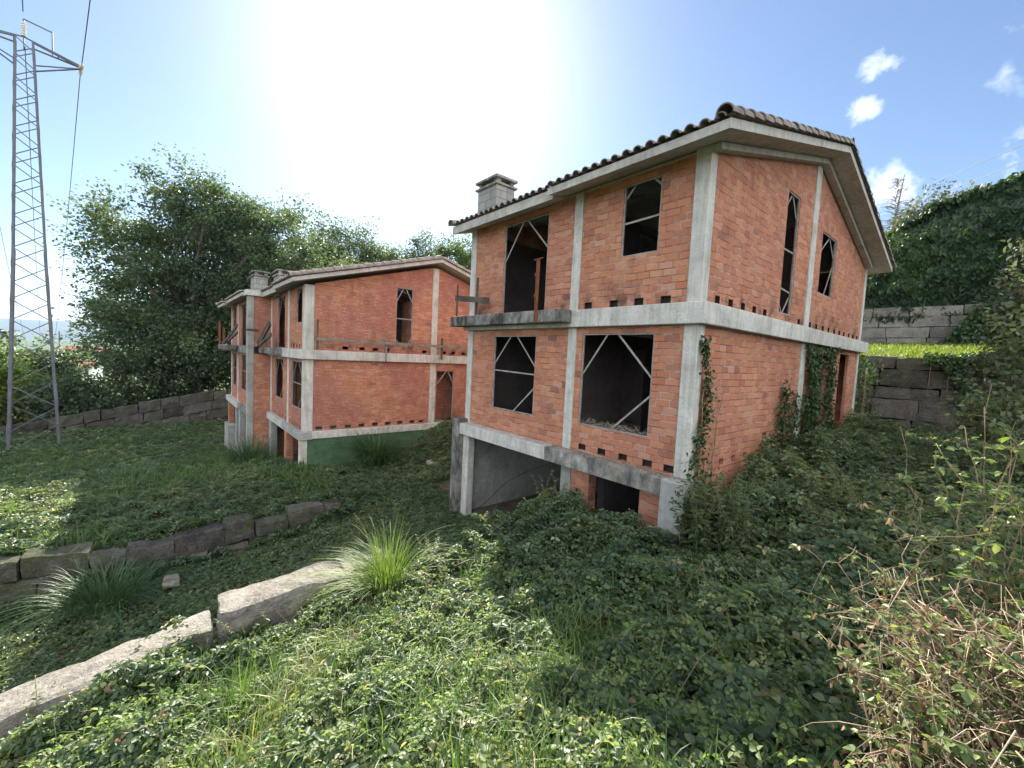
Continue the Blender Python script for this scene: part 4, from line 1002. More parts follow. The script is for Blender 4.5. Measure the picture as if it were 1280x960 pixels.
k.lathe(ploc(0, 0, PZ1), prof, 12); k.build('insulator', M['glass_insulator'], br)
def cable(name, p, q, sag, r, label, n=40):
    m_ = MB(); p, q = Vector(p), Vector(q)
    m_.tube([p.lerp(q, i / n) + Vector((0, 0, -4 * sag * (i / n) * (1 - i / n))) for i in range(n + 1)], r, r, 5)
    return tag(m_.build(name, M['cable'], None), label, 'power line')
W0 = Vector((PB[0], PB[1], PZ0))
for a, z, nm in ((2.05, PZ1 - .38, 'right tip of the pylon crossarm'), (0.0, PZ1 + 1.03, 'top bracket of the pylon'), (-2.05, PZ1 - .38, 'hidden left end of the crossarm')):
    pt = W0 + ploc(a, 0, z)
    A3 = Vector((AL[0], AL[1], 0))
    cable('power_line', pt + A3 * .8, pt + A3 * 150 + Vector((0, 0, 14)), 2.0, .022, 'thin power line running overhead towards the viewer from the ' + nm)
    cable('power_line', pt - A3 * .8, pt - A3 * 190 + Vector((0, 0, -22)), 4.5, .022, 'thin power line going away downhill from the ' + nm)
cable('power_line', (6.5, 53, 21.6), (-34, 105, 30.5), 1.2, .03, 'upper of the two faint cables crossing the cloud at right')
cable('power_line', (6.6, 53, 20.0), (-34, 105, 28.6), 1.2, .03, 'lower of the two faint cables crossing the cloud at right')

# ============================ trees
def tree(name, base, height, lobes, nleaf, leaf, mat, label, cat='tree', group=None, trunk_r=.35, seed=1, limbs=10, clump=.9, shell=.55, parent_mat='bark', per=85):
    """lobes: list of (dx,dy,dz,rx,ry,rz) relative to the base. Leaves grow in clumps spread through the lobes, limbs reach into the clumps."""
    rng = np.random.default_rng(seed); rp = random.Random(seed)
    T = empty(name, base, label, cat, group)
    vol = np.array([l[3] * l[4] * l[5] for l in lobes]) ** .75; vol /= vol.sum()
    ncl = max(12, int(nleaf / per)); li = rng.choice(len(lobes), ncl, p=vol); Lb = np.array(lobes, float)[li]
    u = rand_unit(ncl, rng); rr = (shell + (1 - shell) * rng.random(ncl)) ** .8 * (1 + .16 * rng.normal(size=ncl))
    C = Lb[:, :3] + u * rr[:, None] * Lb[:, 3:]
    C = C[C[:, 2] > .6]
    k = rng.integers(0, len(C), nleaf); csize = clump * (.5 + rng.random(len(C)))
    g_ = rng.normal(size=(nleaf, 3)) * np.array([.5, .5, .33])
    P = C[k] + g_ * csize[k][:, None]
    D = unit(g_ * .8 + rand_unit(nleaf, rng) * .8 + np.array([0, 0, -.25]))
    N = unit(rand_unit(nleaf, rng) * .8 + np.array([0, 0, 1.0]))
    s = leaf * rng.uniform(.6, 1.35, nleaf)
    V, Fq = diamond_arrays(P, D, N, s, s * .72)
    cv = rng.random(len(C)); var = np.clip(.55 * cv[k] + .45 * rng.random(nleaf), 0, 1)
    np_mesh('crown', V, Fq, M[mat], T, np.repeat(var, 4))
    tk = MB(); top = Vector((rp.uniform(-.3, .3), rp.uniform(-.3, .3), height * .72))
    pts = [Vector((0, 0, -.6)).lerp(top, i / 7) + Vector((rp.uniform(-1, 1), rp.uniform(-1, 1), 0)) * trunk_r * .35 * (i > 0) for i in range(8)]
    tk.tube(pts, trunk_r * 1.15, trunk_r * .25, 8)
    order = rng.permutation(len(C))[:limbs * 5]
    for n_, ci in enumerate(order):
        c = Vector(C[ci]); h = min(.9, max(.15, c.z / height * .75)); p0 = Vector((0, 0, 0)).lerp(top, h * .9)
        mid = p0.lerp(c, .5) + Vector((rp.uniform(-.5, .5), rp.uniform(-.5, .5), rp.uniform(0, .8)))
        r0 = trunk_r * (.42 if n_ < limbs else .16)
        tk.tube([p0, p0.lerp(mid, .5), mid, mid.lerp(c, .6), c], r0, r0 * .18, 5)
    tk.build('trunk', M[parent_mat], T, smooth=True)
    return T
tree('broadleaf_tree', (-46, -3.5, zt(-46, -3.5)), 23,
     [(0, .3, 14, 6, 5.6, 7.5), (-1.5, -2.2, 12.0, 5, 4.6, 6), (1, 3.8, 13, 5, 4.4, 6), (-2, -4.4, 9.5, 4, 3.4, 5), (2, 5.4, 9, 4, 4.5, 6), (1.5, 5.6, 14.2, 4, 4.0, 6.0), (-3, -6.3, 15.6, 2.6, 2.1, 2.6), (1, -3.6, 6, 4, 4.2, 4), (3, 1, 6, 4, 6, 4.2), (-1, -.4, 19.2, 3.2, 3.0, 3.0), (0, 2.6, 17.6, 3.2, 3, 3.0), (-2, -5.8, 6.6, 2.6, 2.2, 3), (7, 5.5, 13.0, 3.6, 3.6, 4.6)],
     120000, .26, 'tree', 'big dense dark green tree with an uneven crown behind the boundary wall', trunk_r=.6, seed=4, limbs=24, clump=1.35, shell=.33, per=160)
def atree(name, x, y, lobes, *a, **k):
    """lobes given with absolute heights"""
    z0 = zt(x, y); L = [(l[0], l[1], l[2] - z0, *l[3:]) for l in lobes]; top = max(l[2] + l[5] for l in L)
    return tree(name, (x, y, z0), top, L, *a, **k)
atree('broadleaf_tree', -41.5, 5.5, [(0, 0, 3.0, 4.6, 4.4, 5.6), (0, 3.2, 4.0, 3.6, 3.2, 5), (-1, -2.6, 1.5, 4, 4, 5), (0, 1, -2, 4, 5, 4)], 32000, .25, 'tree',
     'medium green tree rising above the far house chimneys, right of the big tree', trunk_r=.35, seed=9, clump=1.3, shell=.3, per=180)
atree('broadleaf_tree', -57, 13.8, [(0, 0, 11, 4.6, 5.0, 6.5), (1, 3.4, 8.5, 3.5, 3.6, 5.5), (0, -3.6, 8.5, 4, 4.4, 7)], 30000, .30, 'tree',
     'smaller tree directly right of the big tree, against the white sky', trunk_r=.35, seed=12, clump=1.3, shell=.3)
atree('broadleaf_tree', -55, 19.4, [(0, 0, 9.2, 3.6, 3.6, 4.8), (0, 2.2, 8.2, 3, 2.8, 4.2), (0, 0, 4, 4, 4, 4)], 20000, .30, 'tree_lite',
     'pale yellowish low tree above the middle of the far house roof', trunk_r=.3, seed=13, clump=1.2, shell=.3)
atree('broadleaf_tree', -53, 23.0, [(0, 0, 11.5, 4.0, 3.4, 5.0), (0, -1.4, 8.5, 3.4, 3, 4.4), (0, 0, 5, 4, 4, 4)], 22000, .30, 'tree',
     'rounded dark tree above the far house ridge', trunk_r=.3, seed=14, clump=1.2, shell=.3)
atree('broadleaf_tree', -49, 26.6, [(0, 0, 11.0, 3.8, 3.6, 5.0), (0, 2.6, 10.4, 3.2, 3.2, 4.6), (0, 0, 5, 4, 4, 4)], 20000, .30, 'tree_lite',
     'light green tree seen between the far house roof and the near house wall', trunk_r=.3, seed=15, clump=1.2, shell=.3)

def shrub(name, base, lobes, nleaf, leaf, mat, label, cat='bush', seed=1, clump=.35, shell=.45, stems=9, stem_r=.02, group=None, aspect=.62, stemmat='bark'):
    rng = np.random.default_rng(seed); rp = random.Random(seed)
    T = empty(name, base, label, cat, group)
    vol = np.array([l[3] * l[4] * l[5] for l in lobes]) ** .7; vol /= vol.sum()
    ncl = max(10, int(nleaf / 40)); li = rng.choice(len(lobes), ncl, p=vol); Lb = np.array(lobes, float)[li]
    u = rand_unit(ncl, rng); rr = (shell + (1 - shell) * rng.random(ncl)) * (1 + .14 * rng.normal(size=ncl))
    C = Lb[:, :3] + u * rr[:, None] * Lb[:, 3:]; C[:, 2] = np.maximum(C[:, 2], .05)
    k = rng.integers(0, len(C), nleaf); g_ = rng.normal(size=(nleaf, 3)) * np.array([.5, .5, .38]) * clump
    P = C[k] + g_; D = unit(g_ / clump * .7 + rand_unit(nleaf, rng) + np.array([0, 0, -.1])); N = unit(rand_unit(nleaf, rng) * .7 + np.array([0, 0, 1.0]))
    s = leaf * rng.uniform(.6, 1.3, nleaf); V, Fq = leaf_arrays(P, D, N, s, s * aspect, .2, .15)
    cv = rng.random(len(C)); np_mesh('leaves', V, Fq, M[mat], T, np.repeat(np.clip(.5 * cv[k] + .5 * rng.random(nleaf), 0, 1), 6))
    tk = MB()
    for ci in rng.permutation(len(C))[:stems]:
        c = Vector(C[ci]); b = Vector((c.x * .25, c.y * .25, -.1)); mid = b.lerp(c, .55) + Vector((rp.uniform(-.1, .1), rp.uniform(-.1, .1), .1)) * c.length
        tk.tube([b, b.lerp(mid, .5), mid, mid.lerp(c, .6), c], stem_r, stem_r * .3, 5)
    tk.build('stems', M[stemmat], T, smooth=True)
    return T
# bushes round the pylon and the valley side
for x, y, lobes, n, lf, mt, lab, sd in (
    (-37.5, -11.2, [(0, 0, 1.8, 1.6, 1.9, 1.9), (0, 1.6, 1.3, 1.5, 1.3, 1.5)], 6500, .24, 'tree', 'mid green bush right of the pylon foot', 2),
    (-40.5, -14.0, [(0, 0, 2.0, 2, 2.6, 2.2), (0, -2, 2.2, 2, 2, 2.2)], 6000, .26, 'bush_yellow', 'bright yellow green bush behind the pylon legs', 3),
    (-39, -17.0, [(0, 0, 2.0, 2, 2.6, 2.0)], 5000, .26, 'bush_yellow', 'yellow green bush at the left edge, left of the pylon', 4),
    (-52, -18.0, [(0, 0, 3.2, 3, 3.4, 3.4)], 5000, .34, 'tree_lite', 'pale green bush behind the yellow bushes at the left edge', 5),
    (-56, -14.8, [(0, 0, 3.6, 3, 3.2, 4.0)], 5000, .34, 'tree', 'rounded dark green bush seen between the pylon legs', 6),
    (-42.5, -7.5, [(0, 0, 2.5, 2.2, 2.6, 3.0), (0, 2.5, 3, 2.2, 2.6, 3.4), (0, 5.5, 3, 2.2, 2.6, 3.4)], 11000, .28, 'tree', 'dark undergrowth at the foot of the big tree, above the boundary wall', 7)):
    shrub('bush', (x, y, zt(x, y) - .1), lobes, n, lf, mt, lab, 'bush', sd, .6, .4, 8, .05)
# far valley: white house, other roof, palm, trees, far pole
def far_house(base, rot, w, d, h, label, mats, rh=2.2, nwin=4):
    T = empty('house', base, label, 'house'); T.rotation_euler = (0, 0, rot)
    mb = MB(); wall(mb, 'x', -d / 2, .3, -w / 2, w / 2, -6, h, [(-w / 2 + w * (i + .5) / nwin - .45, -w / 2 + w * (i + .5) / nwin + .45, h - 2.6, h - .9) for i in range(nwin)])
    wall(mb, 'x', d / 2, -.3, -w / 2, w / 2, -6, h)
    for sx in (-1, 1): wall(mb, 'y', sx * w / 2, -sx * .3, -d / 2 + .3, d / 2 - .3, -6, [(-d / 2 + .3, h), (0, h + rh * .92), (d / 2 - .3, h)])
    mb.build('wall', M[mats[0]], T)
    rb = MB(); e = .5
    for s in (-1, 1):
        vs = [(x, y, z) for x in (-w / 2 - e, w / 2 + e) for (y, z) in ((s * (d / 2 + e), h - rh * e / (d / 2)), (0, h + rh), (0, h + rh + .25), (s * (d / 2 + e), h - rh * e / (d / 2) + .25))]
        rb.add(vs, [(0, 1, 2, 3), (7, 6, 5, 4), (0, 4, 5, 1), (1, 5, 6, 2), (2, 6, 7, 3), (3, 7, 4, 0)])
    rb.build('roof', M[mats[1]], T, normals=True)
    for i in range(nwin):
        xw = -w / 2 + w * (i + .5) / nwin
        wb = MB(); wb.box((xw - .44, -d / 2 + .12, h - 2.58), (xw + .44, -d / 2 + .18, h - .92)); wb.build('window', M['dark_pane'], T)
    return T
far_house((-190, -27.5, -14.6), rad(80), 12, 10, 4.0, 'distant white house with red tiled roof between the pylon and the big tree', ('white_wall', 'tile_red'), 2.0, 5)
far_house((-290, -33, -12.0), rad(70), 16, 11, 3.6, 'distant house farther off whose pale roof shows over the dark trees', ('white_wall', 'tile_red'), 2.2, 4)
for x, y, h, r_, mt, lab, sd in (
    (-200, -44, 9, 5, 'tree_lite', 'distant pale tree left of the white house', 31), (-215, -37, 11, 6, 'tree', 'distant dark tree behind the white house', 32),
    (-160, -35, 7, 5, 'tree_lite', 'distant light tree in front of the white house, left side', 33), (-240, -58, 12, 7, 'bush_yellow', 'distant yellowish tree near the left edge below the palm', 34),
    (-130, -33, 6, 5, 'bush_yellow', 'pale yellow distant shrubbery behind the pylon', 35), (-260, -33, 15, 7, 'tree', 'distant dark tree crest left of the big crown', 36), (-180, -50, 8, 6, 'tree_lite', 'grey green distant tree at the far left edge', 37),
    (-150, -25, 6, 4, 'tree', 'distant dark tree hiding the foot of the white house', 38)):
    z_ = zt(x, y); tree('distant_tree', (x, y, z_), h, [(0, 0, h * .6, r_, r_, h * .4), (0, r_ * .7, h * .5, r_ * .7, r_ * .7, h * .35)], 2200, 1.0, mt, lab, seed=sd, clump=1.8, trunk_r=.3, limbs=4, shell=.4)
# palm
px_, py_ = -226, -47.3; zb_ = zt(px_, py_)
T = empty('palm_tree', (px_, py_, zb_), 'distant palm tree with a round head at the far left edge', 'palm tree')
hp = -1.0 - zb_
tk = MB(); tk.tube([(0, 0, -1), (.1, .1, hp * .5), (0, .2, hp)], .38, .28, 7); tk.build('trunk', M['bark'], T)
mb = MB(); rp = random.Random(4)
for i in range(34):
    a = rp.uniform(0, 6.3); el = rp.uniform(-.9, 1.2); L = rp.uniform(2.4, 3.4); pts = []
    for k in range(6):
        t = k / 5; pts.append(Vector((math.cos(a) * L * t * math.cos(el * (1 - .6 * t)), .2 + math.sin(a) * L * t * math.cos(el * (1 - .6 * t)), hp + L * (math.sin(el) * t - .55 * t * t))))
    for k in range(5):
        for sd in (-1, 1):
            d = (pts[k + 1] - pts[k]); s_ = d.cross(Vector((0, 0, 1))).normalized() * sd * .45 * (1 - abs(k - 2) / 4)
            mb.add([pts[k], pts[k + 1], pts[k + 1] + s_ - Vector((0, 0, .25)), pts[k] + s_ - Vector((0, 0, .2))], [(0, 1, 2, 3)], rp.random())
mb.build('fronds', M['tree'], T, usevar=True)
m_ = MB(); m_.tube([(0, 0, -1), (0, 0, 22)], .35, .2, 6); m_.bar((-1.6, 0, 20.5), (1.6, 0, 20.5), .2); m_.bar((0, -1.8, 19), (0, 1.8, 19), .2)
o = m_.build('utility_pole', M['cable']); o.location = (-250, -37.5, zt(-250, -37.5)); tag(o, 'distant thin utility pole seen between the pylon legs', 'pole')
# bare conifer and grey tree above the hedge
x_, y_ = -9.7, 74.0; z_ = zt(x_, y_)
T = empty('dead_conifer', (x_, y_, z_), 'thin bare grey conifer standing against the white cloud at right', 'tree')
tk = MB(); hc = 27.2 - z_; tk.tube([(0, 0, -1), (.1, 0, hc * .6), (.7, .3, hc)], .32, .04, 6); rp = random.Random(6)
for i in range(80):
    h = rp.uniform(.45, .98); a = rp.uniform(0, 6.28); L = (1.02 - h) * hc * .30 + .4; b = Vector((.1, 0, hc * h))
    q = b + Vector((math.cos(a) * L, math.sin(a) * L, -L * .12 + .3)); tk.tube([b, b.lerp(q, .5) + Vector((0, 0, .2)), q], .06, .015, 4)
    for j in range(4):
        c = b.lerp(q, rp.uniform(.3, 1)); tk.tube([c, c + Vector((rp.uniform(-.8, .8), rp.uniform(-.8, .8), rp.uniform(-.5, .2)))], .025, .008, 3)
tk.build('trunk', M['greywood'], T)
tree('grey_tree', (-3.9, 57, zt(-3.9, 57)), 20.5 - zt(-3.9, 57), [(0, 0, 16.0 - zt(-3.9, 57), 3.2, 3.0, 4.2), (2.4, 0, 16.5 - zt(-3.9, 57), 2.6, 2.6, 3.6), (-2.5, 0, 14.5 - zt(-3.9, 57), 2.4, 2.6, 3.4)], 5200, .34, 'grey_leaf', 'thin grey leaved tree showing over the hedge top at right', seed=51, clump=.9, trunk_r=.2, shell=.25)

# ============================ tall hedge above the retaining walls
rng = np.random.default_rng(77)
HG = empty('ivy_hedge', (2, 19.5, zt(2, 19.5)), 'tall dark ivy covered hedge above the grey stone wall at right', 'hedge')
hz0 = zt(2, 19.5)
def hedge_top(x): return np.interp(x, [-3, -1.6, -.9, .2, 1.2, 2.0, 3.0, 6, 9], [3.0, 4.3, 5.4, 6.0, 6.45, 6.7, 6.95, 7.2, 7.0])
n = 46000
x = rng.uniform(-2.6, 8.5, n); t_ = rng.random(n) ** .85; top = hedge_top(x)
front = rng.random(n) < .74
zb0 = 1.35
z = np.where(front, zb0 + (top - zb0) * t_, top + rng.normal(0, .10, n))
lump = vnoise(x, z, .8, 2.2) * .45 + vnoise(x, z, 2.1, 5.2) * .2
lump = lump * np.clip(t_ * 3 - .1, 0, 1)
y = np.where(front, 18.35 - .25 + 1.2 * t_ ** 3 - lump, 19.3 + rng.uniform(-.2, 2.4, n))
z = z + np.where(front, 0, vnoise(x, y, 1.1, 9.0) * .35) + rng.normal(0, .05, n)
P = np.stack([x - 2, y - 19.5, z - hz0], 1)
N = unit(np.stack([rng.normal(0, .4, n), np.where(front, -1.0, -.2), np.where(front, .45, 1.0)], 1) + rand_unit(n, rng) * .45)
D = unit(np.stack([rng.normal(0, .6, n), rng.normal(-.2, .3, n), -np.ones(n) * .8], 1))
s = rng.uniform(.14, .28, n); V, Fq = leaf_arrays(P, D, N, s, s * .85, .15, .2)
var = np.clip(.5 + .5 * vnoise(x, z, .55, 4.0) + rng.normal(0, .2, n), 0, 1)
np_mesh('leaves', V, Fq, M['hedge'], HG, np.repeat(var, 6))
core = MB()
for i in range(14):
    xa = -2.4 + i * .78; core.box((xa - 2, 19.2 - 19.5, 1.0 - hz0), (xa - 2 + .8, 21.2 - 19.5, float(hedge_top(xa + .1)) - 1.0 - hz0))
core.build('twig_mass', mat_noise('dark_twig_mass', [(0.4, (0.012, 0.018, 0.009)), (0.6, (0.025, 0.035, 0.016))], 3.0, 1.0, .5), HG)
# lawn strip (fine grass, nobody could count)
n = 9000; x = rng.uniform(-2, 6, n); y = rng.uniform(12.1, 17.9, n)
bs = np.stack([x, y, gz(x, y)], 1); ang = rng.uniform(0, 6.28, n)
V, Fq, k_ = blades(bs, rng.uniform(.10, .22, n), np.stack([np.cos(ang), np.sin(ang)], 1), rng.uniform(.1, .6, n), rng.uniform(.02, .035, n), 3, rng)
tag(np_mesh('lawn_grass', V, Fq, M['bush_yellow'], None, np.repeat(rng.uniform(.3, 1, n), k_)), kind='stuff')

# ============================ ground cover (stuff)
def in_house(x, y):
    a = (x > -6.45) & (x < .12) & (y > -.28) & (y < 10.4)
    b = (x > -12.05 - 13.1) & (x < -12.05 + .12) & (y > -2.58 - .2 - .6 * (x < -17.5)) & (y < 8)
    return a | b
def on_wallA(x, y): return (x > -3.42) & (x < -2.72) & (y < -3.35)
def scatter(n, x0, x1, y0, y1, rng):
    return rng.uniform(x0, x1, n), rng.uniform(y0, y1, n)
def visible(P, pad=90):
    d = (P - CAM) @ RROW.T
    u = 640 + F_PX * d[:, 0] / d[:, 2]; v = 480 + F_PX * d[:, 1] / d[:, 2]
    return (d[:, 2] > .4) & (u > -pad - 60) & (u < 1280 + pad + 60) & (v > 0) & (v < 960 + pad)
def bare(x, y):
    """0..1: how thin the cover is: the dry path up the bank and a few earthy spots"""
    b = np.exp(-(((x + .95 + .95 * (y + 5.35)) / .42) ** 2 + ((y + 5.45) / 1.3) ** 2) * 1.0) * 1.1
    b = np.maximum(b, .8 * np.exp(-(((x + 4.9) / .5) ** 2 + ((y + 7.2) / .9) ** 2)))
    b = np.maximum(b, .75 * np.exp(-(((x - .4) / .35) ** 2 + ((y + 3.1) / .45) ** 2)))
    return b
def bramble(n, x0, x1, y0, y1, size, lift, rng, keep=None, rand_tilt=.72, wallok=False):
    x, y = scatter(n, x0, x1, y0, y1, rng)
    ok = ~in_house(x, y) & (wallok | ~on_wallA(x, y)) & (rng.random(n) > bare(x, y))
    if keep is not None: ok &= keep(x, y)
    x, y = x[ok], y[ok]; z = gz(x, y)
    ok = visible(np.stack([x, y, z + .2], 1)); x, y, z = x[ok], y[ok], z[ok]; n = len(x)
    hgt = lift * (.55 + .55 * vnoise(x, y, 1.15, 1.7) + .6 * vnoise(x, y, 2.9, 6.3))
    hgt = np.maximum(hgt, .03) * (.35 + .65 * rng.random(n) ** .6)
    C = np.stack([x, y, z + hgt], 1)
    # each trifoliate leaf: three leaflets round the stalk tip
    ang = rng.uniform(0, 6.28, n); N0 = unit(np.stack([rng.normal(0, rand_tilt, n), rng.normal(0, rand_tilt, n), np.ones(n)], 1))
    s = size * rng.uniform(.6, 1.25, n); parts = []
    tone = np.clip(.45 + .30 * vnoise(x, y, .7, 12.0) + rng.normal(0, .2, n), 0, .96)
    tone = np.where(rng.random(n) < .012, 1.0, tone)
    for j, da in enumerate((0, 2.0, -2.0)):
        a = ang + da + rng.normal(0, .15, n); D = np.stack([np.cos(a), np.sin(a), rng.normal(-.1, .22, n)], 1)
        D = unit(D - N0 * (D * N0).sum(1, keepdims=True) * .8)
        sj = s * (1.0 if j == 0 else .85)
        V, Fq = leaf_arrays(C + D * (s * .08)[:, None], D, unit(N0 + rand_unit(n, rng) * .22), sj, sj * .68, .22, .16)
        parts.append((V, Fq, np.repeat(np.clip(tone + rng.normal(0, .06, n), 0, 1), 6)))
    return parts
rng = np.random.default_rng(101)
parts = []
parts += bramble(19000, -3.0, 4.2, -7.2, -3.0, .068, .30, rng)                 # foreground bank
parts += bramble(16000, -3.2, 4.5, -3.6, 0.6, .072, .38, rng)
parts += bramble(20000, -.2, 5.5, -.6, 11.4, .085, .46, rng)                # right of the house
parts += bramble(6500, -2.95, -.0, -2.4, -.3, .072, .60, rng)
parts += bramble(9000, .12, 1.3, .4, 9.6, .08, .85, rng)
parts += bramble(3200, -2.72, -2.0, -9.0, -5.5, .07, .50, rng)
parts += bramble(160, -3.3, -2.7, -7.2, -5.9, .06, .75, rng, wallok=True)  # heaped against and over the low wall
parts += bramble(1500, -2.78, -2.2, -5.6, -4.2, .065, .5, rng)
V, Fs, var = merge(parts)
pw = bramble(8500, -3.0, 3.0, -7.2, -.8, .036, .42, rng, rand_tilt=.8) + bramble(2600, -3.2, 3.2, -6.8, -2.0, .05, .46, rng, rand_tilt=.8)
V2, F2, v2 = merge(pw)
tag(np_mesh('small_weeds', V2, F2, M['paleleaf'], None, v2), kind='stuff')
# old bramble runners lying through the leaves
m_ = MB(); rp = random.Random(88)
for _ in range(75):
    x, y = rp.uniform(-2.8, 2.6), rp.uniform(-7.0, 1.5); a = rp.uniform(0, 6.28); L = rp.uniform(.35, 1.1); pts = []
    for k in range(7):
        t_ = k / 6; px, py = x + math.cos(a) * L * t_, y + math.sin(a) * L * t_; a += rp.uniform(-.25, .25); pts.append((px, py, zt(px, py) + .08 + rp.uniform(.16, .42) * math.sin(math.pi * min(1, t_ * 1.15 + .05))))
    if not any(in_house(np.array([p[0]]), np.array([p[1]]))[0] for p in pts): m_.tube(pts, .0035, .0015, 4)
tag(m_.build('bramble_runners', M['cane_green']), kind='stuff')
tag(np_mesh('bramble_cover', V, Fs, M['bramble'], None, var), kind='stuff')
parts = []
low_keep = lambda x, y: (x < -3.4)
parts += bramble(22000, -8.4, -3.4, -10, .1, .075, .13, rng, low_keep)
parts += bramble(36000, -16, -8.0, -12, 3, .085, .30, rng, low_keep)
parts += bramble(7000, -12.2, -6.4, 2, 9, .10, .22, rng, low_keep)
parts += bramble(22000, -30, -15, -16, -3, .13, .36, rng, low_keep)
parts += bramble(7000, -36, -28, -18, 0, .18, .25, rng, low_keep)
parts += bramble(9000, -8.5, -7.66, -11.5, -2.4, .08, .42, rng, low_keep)
parts += bramble(5000, -8.15, -7.5, -11.5, -2.4, .07, .55, rng, lambda x, y: np.abs(np.sin(y * 1.1)) > .55)
V, Fs, var = merge(parts)
tag(np_mesh('ground_cover', V, Fs, M['lowcover'], None, var), kind='stuff')
# thin grass among the brambles
parts = []
def grass(n, x0, x1, y0, y1, h0, h1, w, rng, dens=None, segs=5):
    x, y = scatter(n, x0, x1, y0, y1, rng); ok = ~in_house(x, y) & ~on_wallA(x, y)
    if dens is not None: ok &= rng.random(n) < dens(x, y)
    x, y = x[ok], y[ok]; z = gz(x, y); ok = visible(np.stack([x, y, z], 1)); x, y, z = x[ok], y[ok], z[ok]; n = len(x)
    a = rng.uniform(0, 6.28, n)
    V, Fq, k_ = blades(np.stack([x, y, z - .02], 1), rng.uniform(h0, h1, n), np.stack([np.cos(a), np.sin(a)], 1), rng.uniform(.15, 1.1, n), w * rng.uniform(.6, 1.3, n), segs, rng)
    dry = np.clip(bare(x, y) * 1.1, 0, 1) * rng.random(n)
    return (V, Fq, np.repeat(np.clip(rng.uniform(.1, .75, n) + dry * .6, 0, 1), k_))
patch = lambda x, y: np.clip(vnoise(x, y, .8, 21.0) * 1.6 + .12, 0, 1) + bare(x, y) * .8
parts.append(grass(22000, -2.9, 4, -7.2, -2.6, .14, .52, .009, rng, patch))
parts.append(grass(9000, -2.9, 4, -3, 1, .2, .6, .010, rng, lambda x, y: np.clip(vnoise(x, y, .9, 2.0) * 1.3 - .1, 0, 1)))
parts.append(grass(34000, -30, -8.2, -14, -2.5, .2, .75, .018, rng, lambda x, y: np.clip(vnoise(x, y, .35, 7.0) * 2.0 + .15, 0, 1), 4))
parts.append(grass(4000, -8, -3.4, -9, -.3, .12, .35, .012, rng, lambda x, y: np.clip(vnoise(x, y, .8, 9.0) * 1.5, 0, 1)))
V, Fs, var = merge(parts)
tag(np_mesh('wild_grass', V, Fs, M['grass'], None, var), kind='stuff')

# ============================ grass tufts
def tuft(base, n, h, spread, width, mat, label, seed, lean=(.2, 1.2), bias=(0, 0), segs=9):
    rng = np.random.default_rng(seed); a = rng.uniform(0, 6.28, n); r = spread * np.sqrt(rng.random(n))
    b = np.stack([np.cos(a) * r, np.sin(a) * r, np.full(n, -.05)], 1)
    a2 = a + rng.normal(0, .5, n); ld = unit(np.stack([np.cos(a2) + bias[0], np.sin(a2) + bias[1]], 1))
    hh = h * rng.uniform(.45, 1.1, n); ln = rng.uniform(*lean, n) * (.5 + .7 * r / spread)
    V, Fq, k_ = blades(b, hh, ld, ln, width * rng.uniform(.6, 1.3, n), segs, rng)
    var = np.repeat(np.clip(rng.beta(2, 2.2, n), 0, 1), k_) * np.tile(np.repeat(np.linspace(.75, 1.1, segs + 1), 2), n)
    o = np_mesh('grass_clump', V, Fq, M[mat], None, np.clip(var, 0, 1)); o.location = (base[0], base[1], base[2] if len(base) > 2 else zt(*base[:2]))
    return tag(o, label, 'grass clump')
def pampas():
    rng = np.random.default_rng(5); parts = []
    for n, h, lo, hi, w_, bias in ((190, 1.3, .10, .60, .012, (-.1, -.1)), (200, 1.2, .55, 1.6, .012, (-.75, -.85)), (60, 1.2, .4, 1.1, .011, (.3, .4)), (16, 1.8, .3, .7, .012, (.2, .2))):
        a = rng.uniform(0, 6.28, n); r = .20 * np.sqrt(rng.random(n)); b = np.stack([np.cos(a) * r, np.sin(a) * r, np.full(n, -.08)], 1)
        ld = unit(np.stack([np.cos(a) + bias[0] * 1.6, np.sin(a) + bias[1] * 1.6], 1) + rng.normal(0, .3, (n, 2)))
        V, Fq, k_ = blades(b, h * rng.uniform(.55, 1.08, n), ld, rng.uniform(lo, hi, n), w_ * rng.uniform(.6, 1.3, n), 11, rng, curl=1.15)
        parts.append((V, Fq, np.clip(np.repeat(rng.beta(2, 2.4, n), k_) * np.tile(np.repeat(np.linspace(.75, 1.1, 12), 2), n), 0, 1)))
    V, Fs, var = merge(parts)
    o = np_mesh('grass_clump', V, Fs, M['pampas'], None, var); o.location = (-2.35, -3.8, zt(-2.35, -3.8))
    tag(o, 'tall sunlit arching pampas tuft at the end of the pale granite wall', 'grass clump')
pampas()
tuft((-4.3, -3.1), 420, 1.2, .35, .015, 'grass_dark', 'shaded blue green grass tuft just behind the sunlit pampas', 2, (.3, 1.3))
tuft((-7.1, -7.0), 480, 1.05, .50, .016, 'grass_dark', 'big drooping grass tuft against the dark granite wall at left', 3, (.3, 1.4))
tuft((-11.35, -.35), 560, 1.85, .40, .024, 'grass_dark', 'large drooping grass tuft against the green painted wall', 4, (.3, 1.2))
tuft((-15.6, -3.6), 380, 1.5, .6, .024, 'grass_dark', 'grass tuft growing before the recess of the far house', 5, (.2, 1.0))
tuft((-1.05, -5.75), 90, .62, .14, .013, 'grass', 'upright bright green grass tuft on the bank below the pale wall', 6, (.05, .5))
tuft((.25, -5.9), 130, .36, .30, .010, 'grass', 'low bright grass tuft near the bottom edge, left of centre', 7, (.1, .9))
tuft((1.35, -4.95), 130, .30, .28, .010, 'grass', 'low yellow green grass tuft at the bottom centre edge', 8, (.1, .9))
tuft((-16, -7.2), 300, .9, .8, .02, 'grass_dark', 'soft grass tuft on the shaded lawn left of the far house', 9, (.2, 1.0))
tuft((1.35, -2.05), 70, .55, .25, .010, 'grass_dark', 'thin arching grass tuft in the shaded brambles near the house corner', 10, (.4, 1.2))
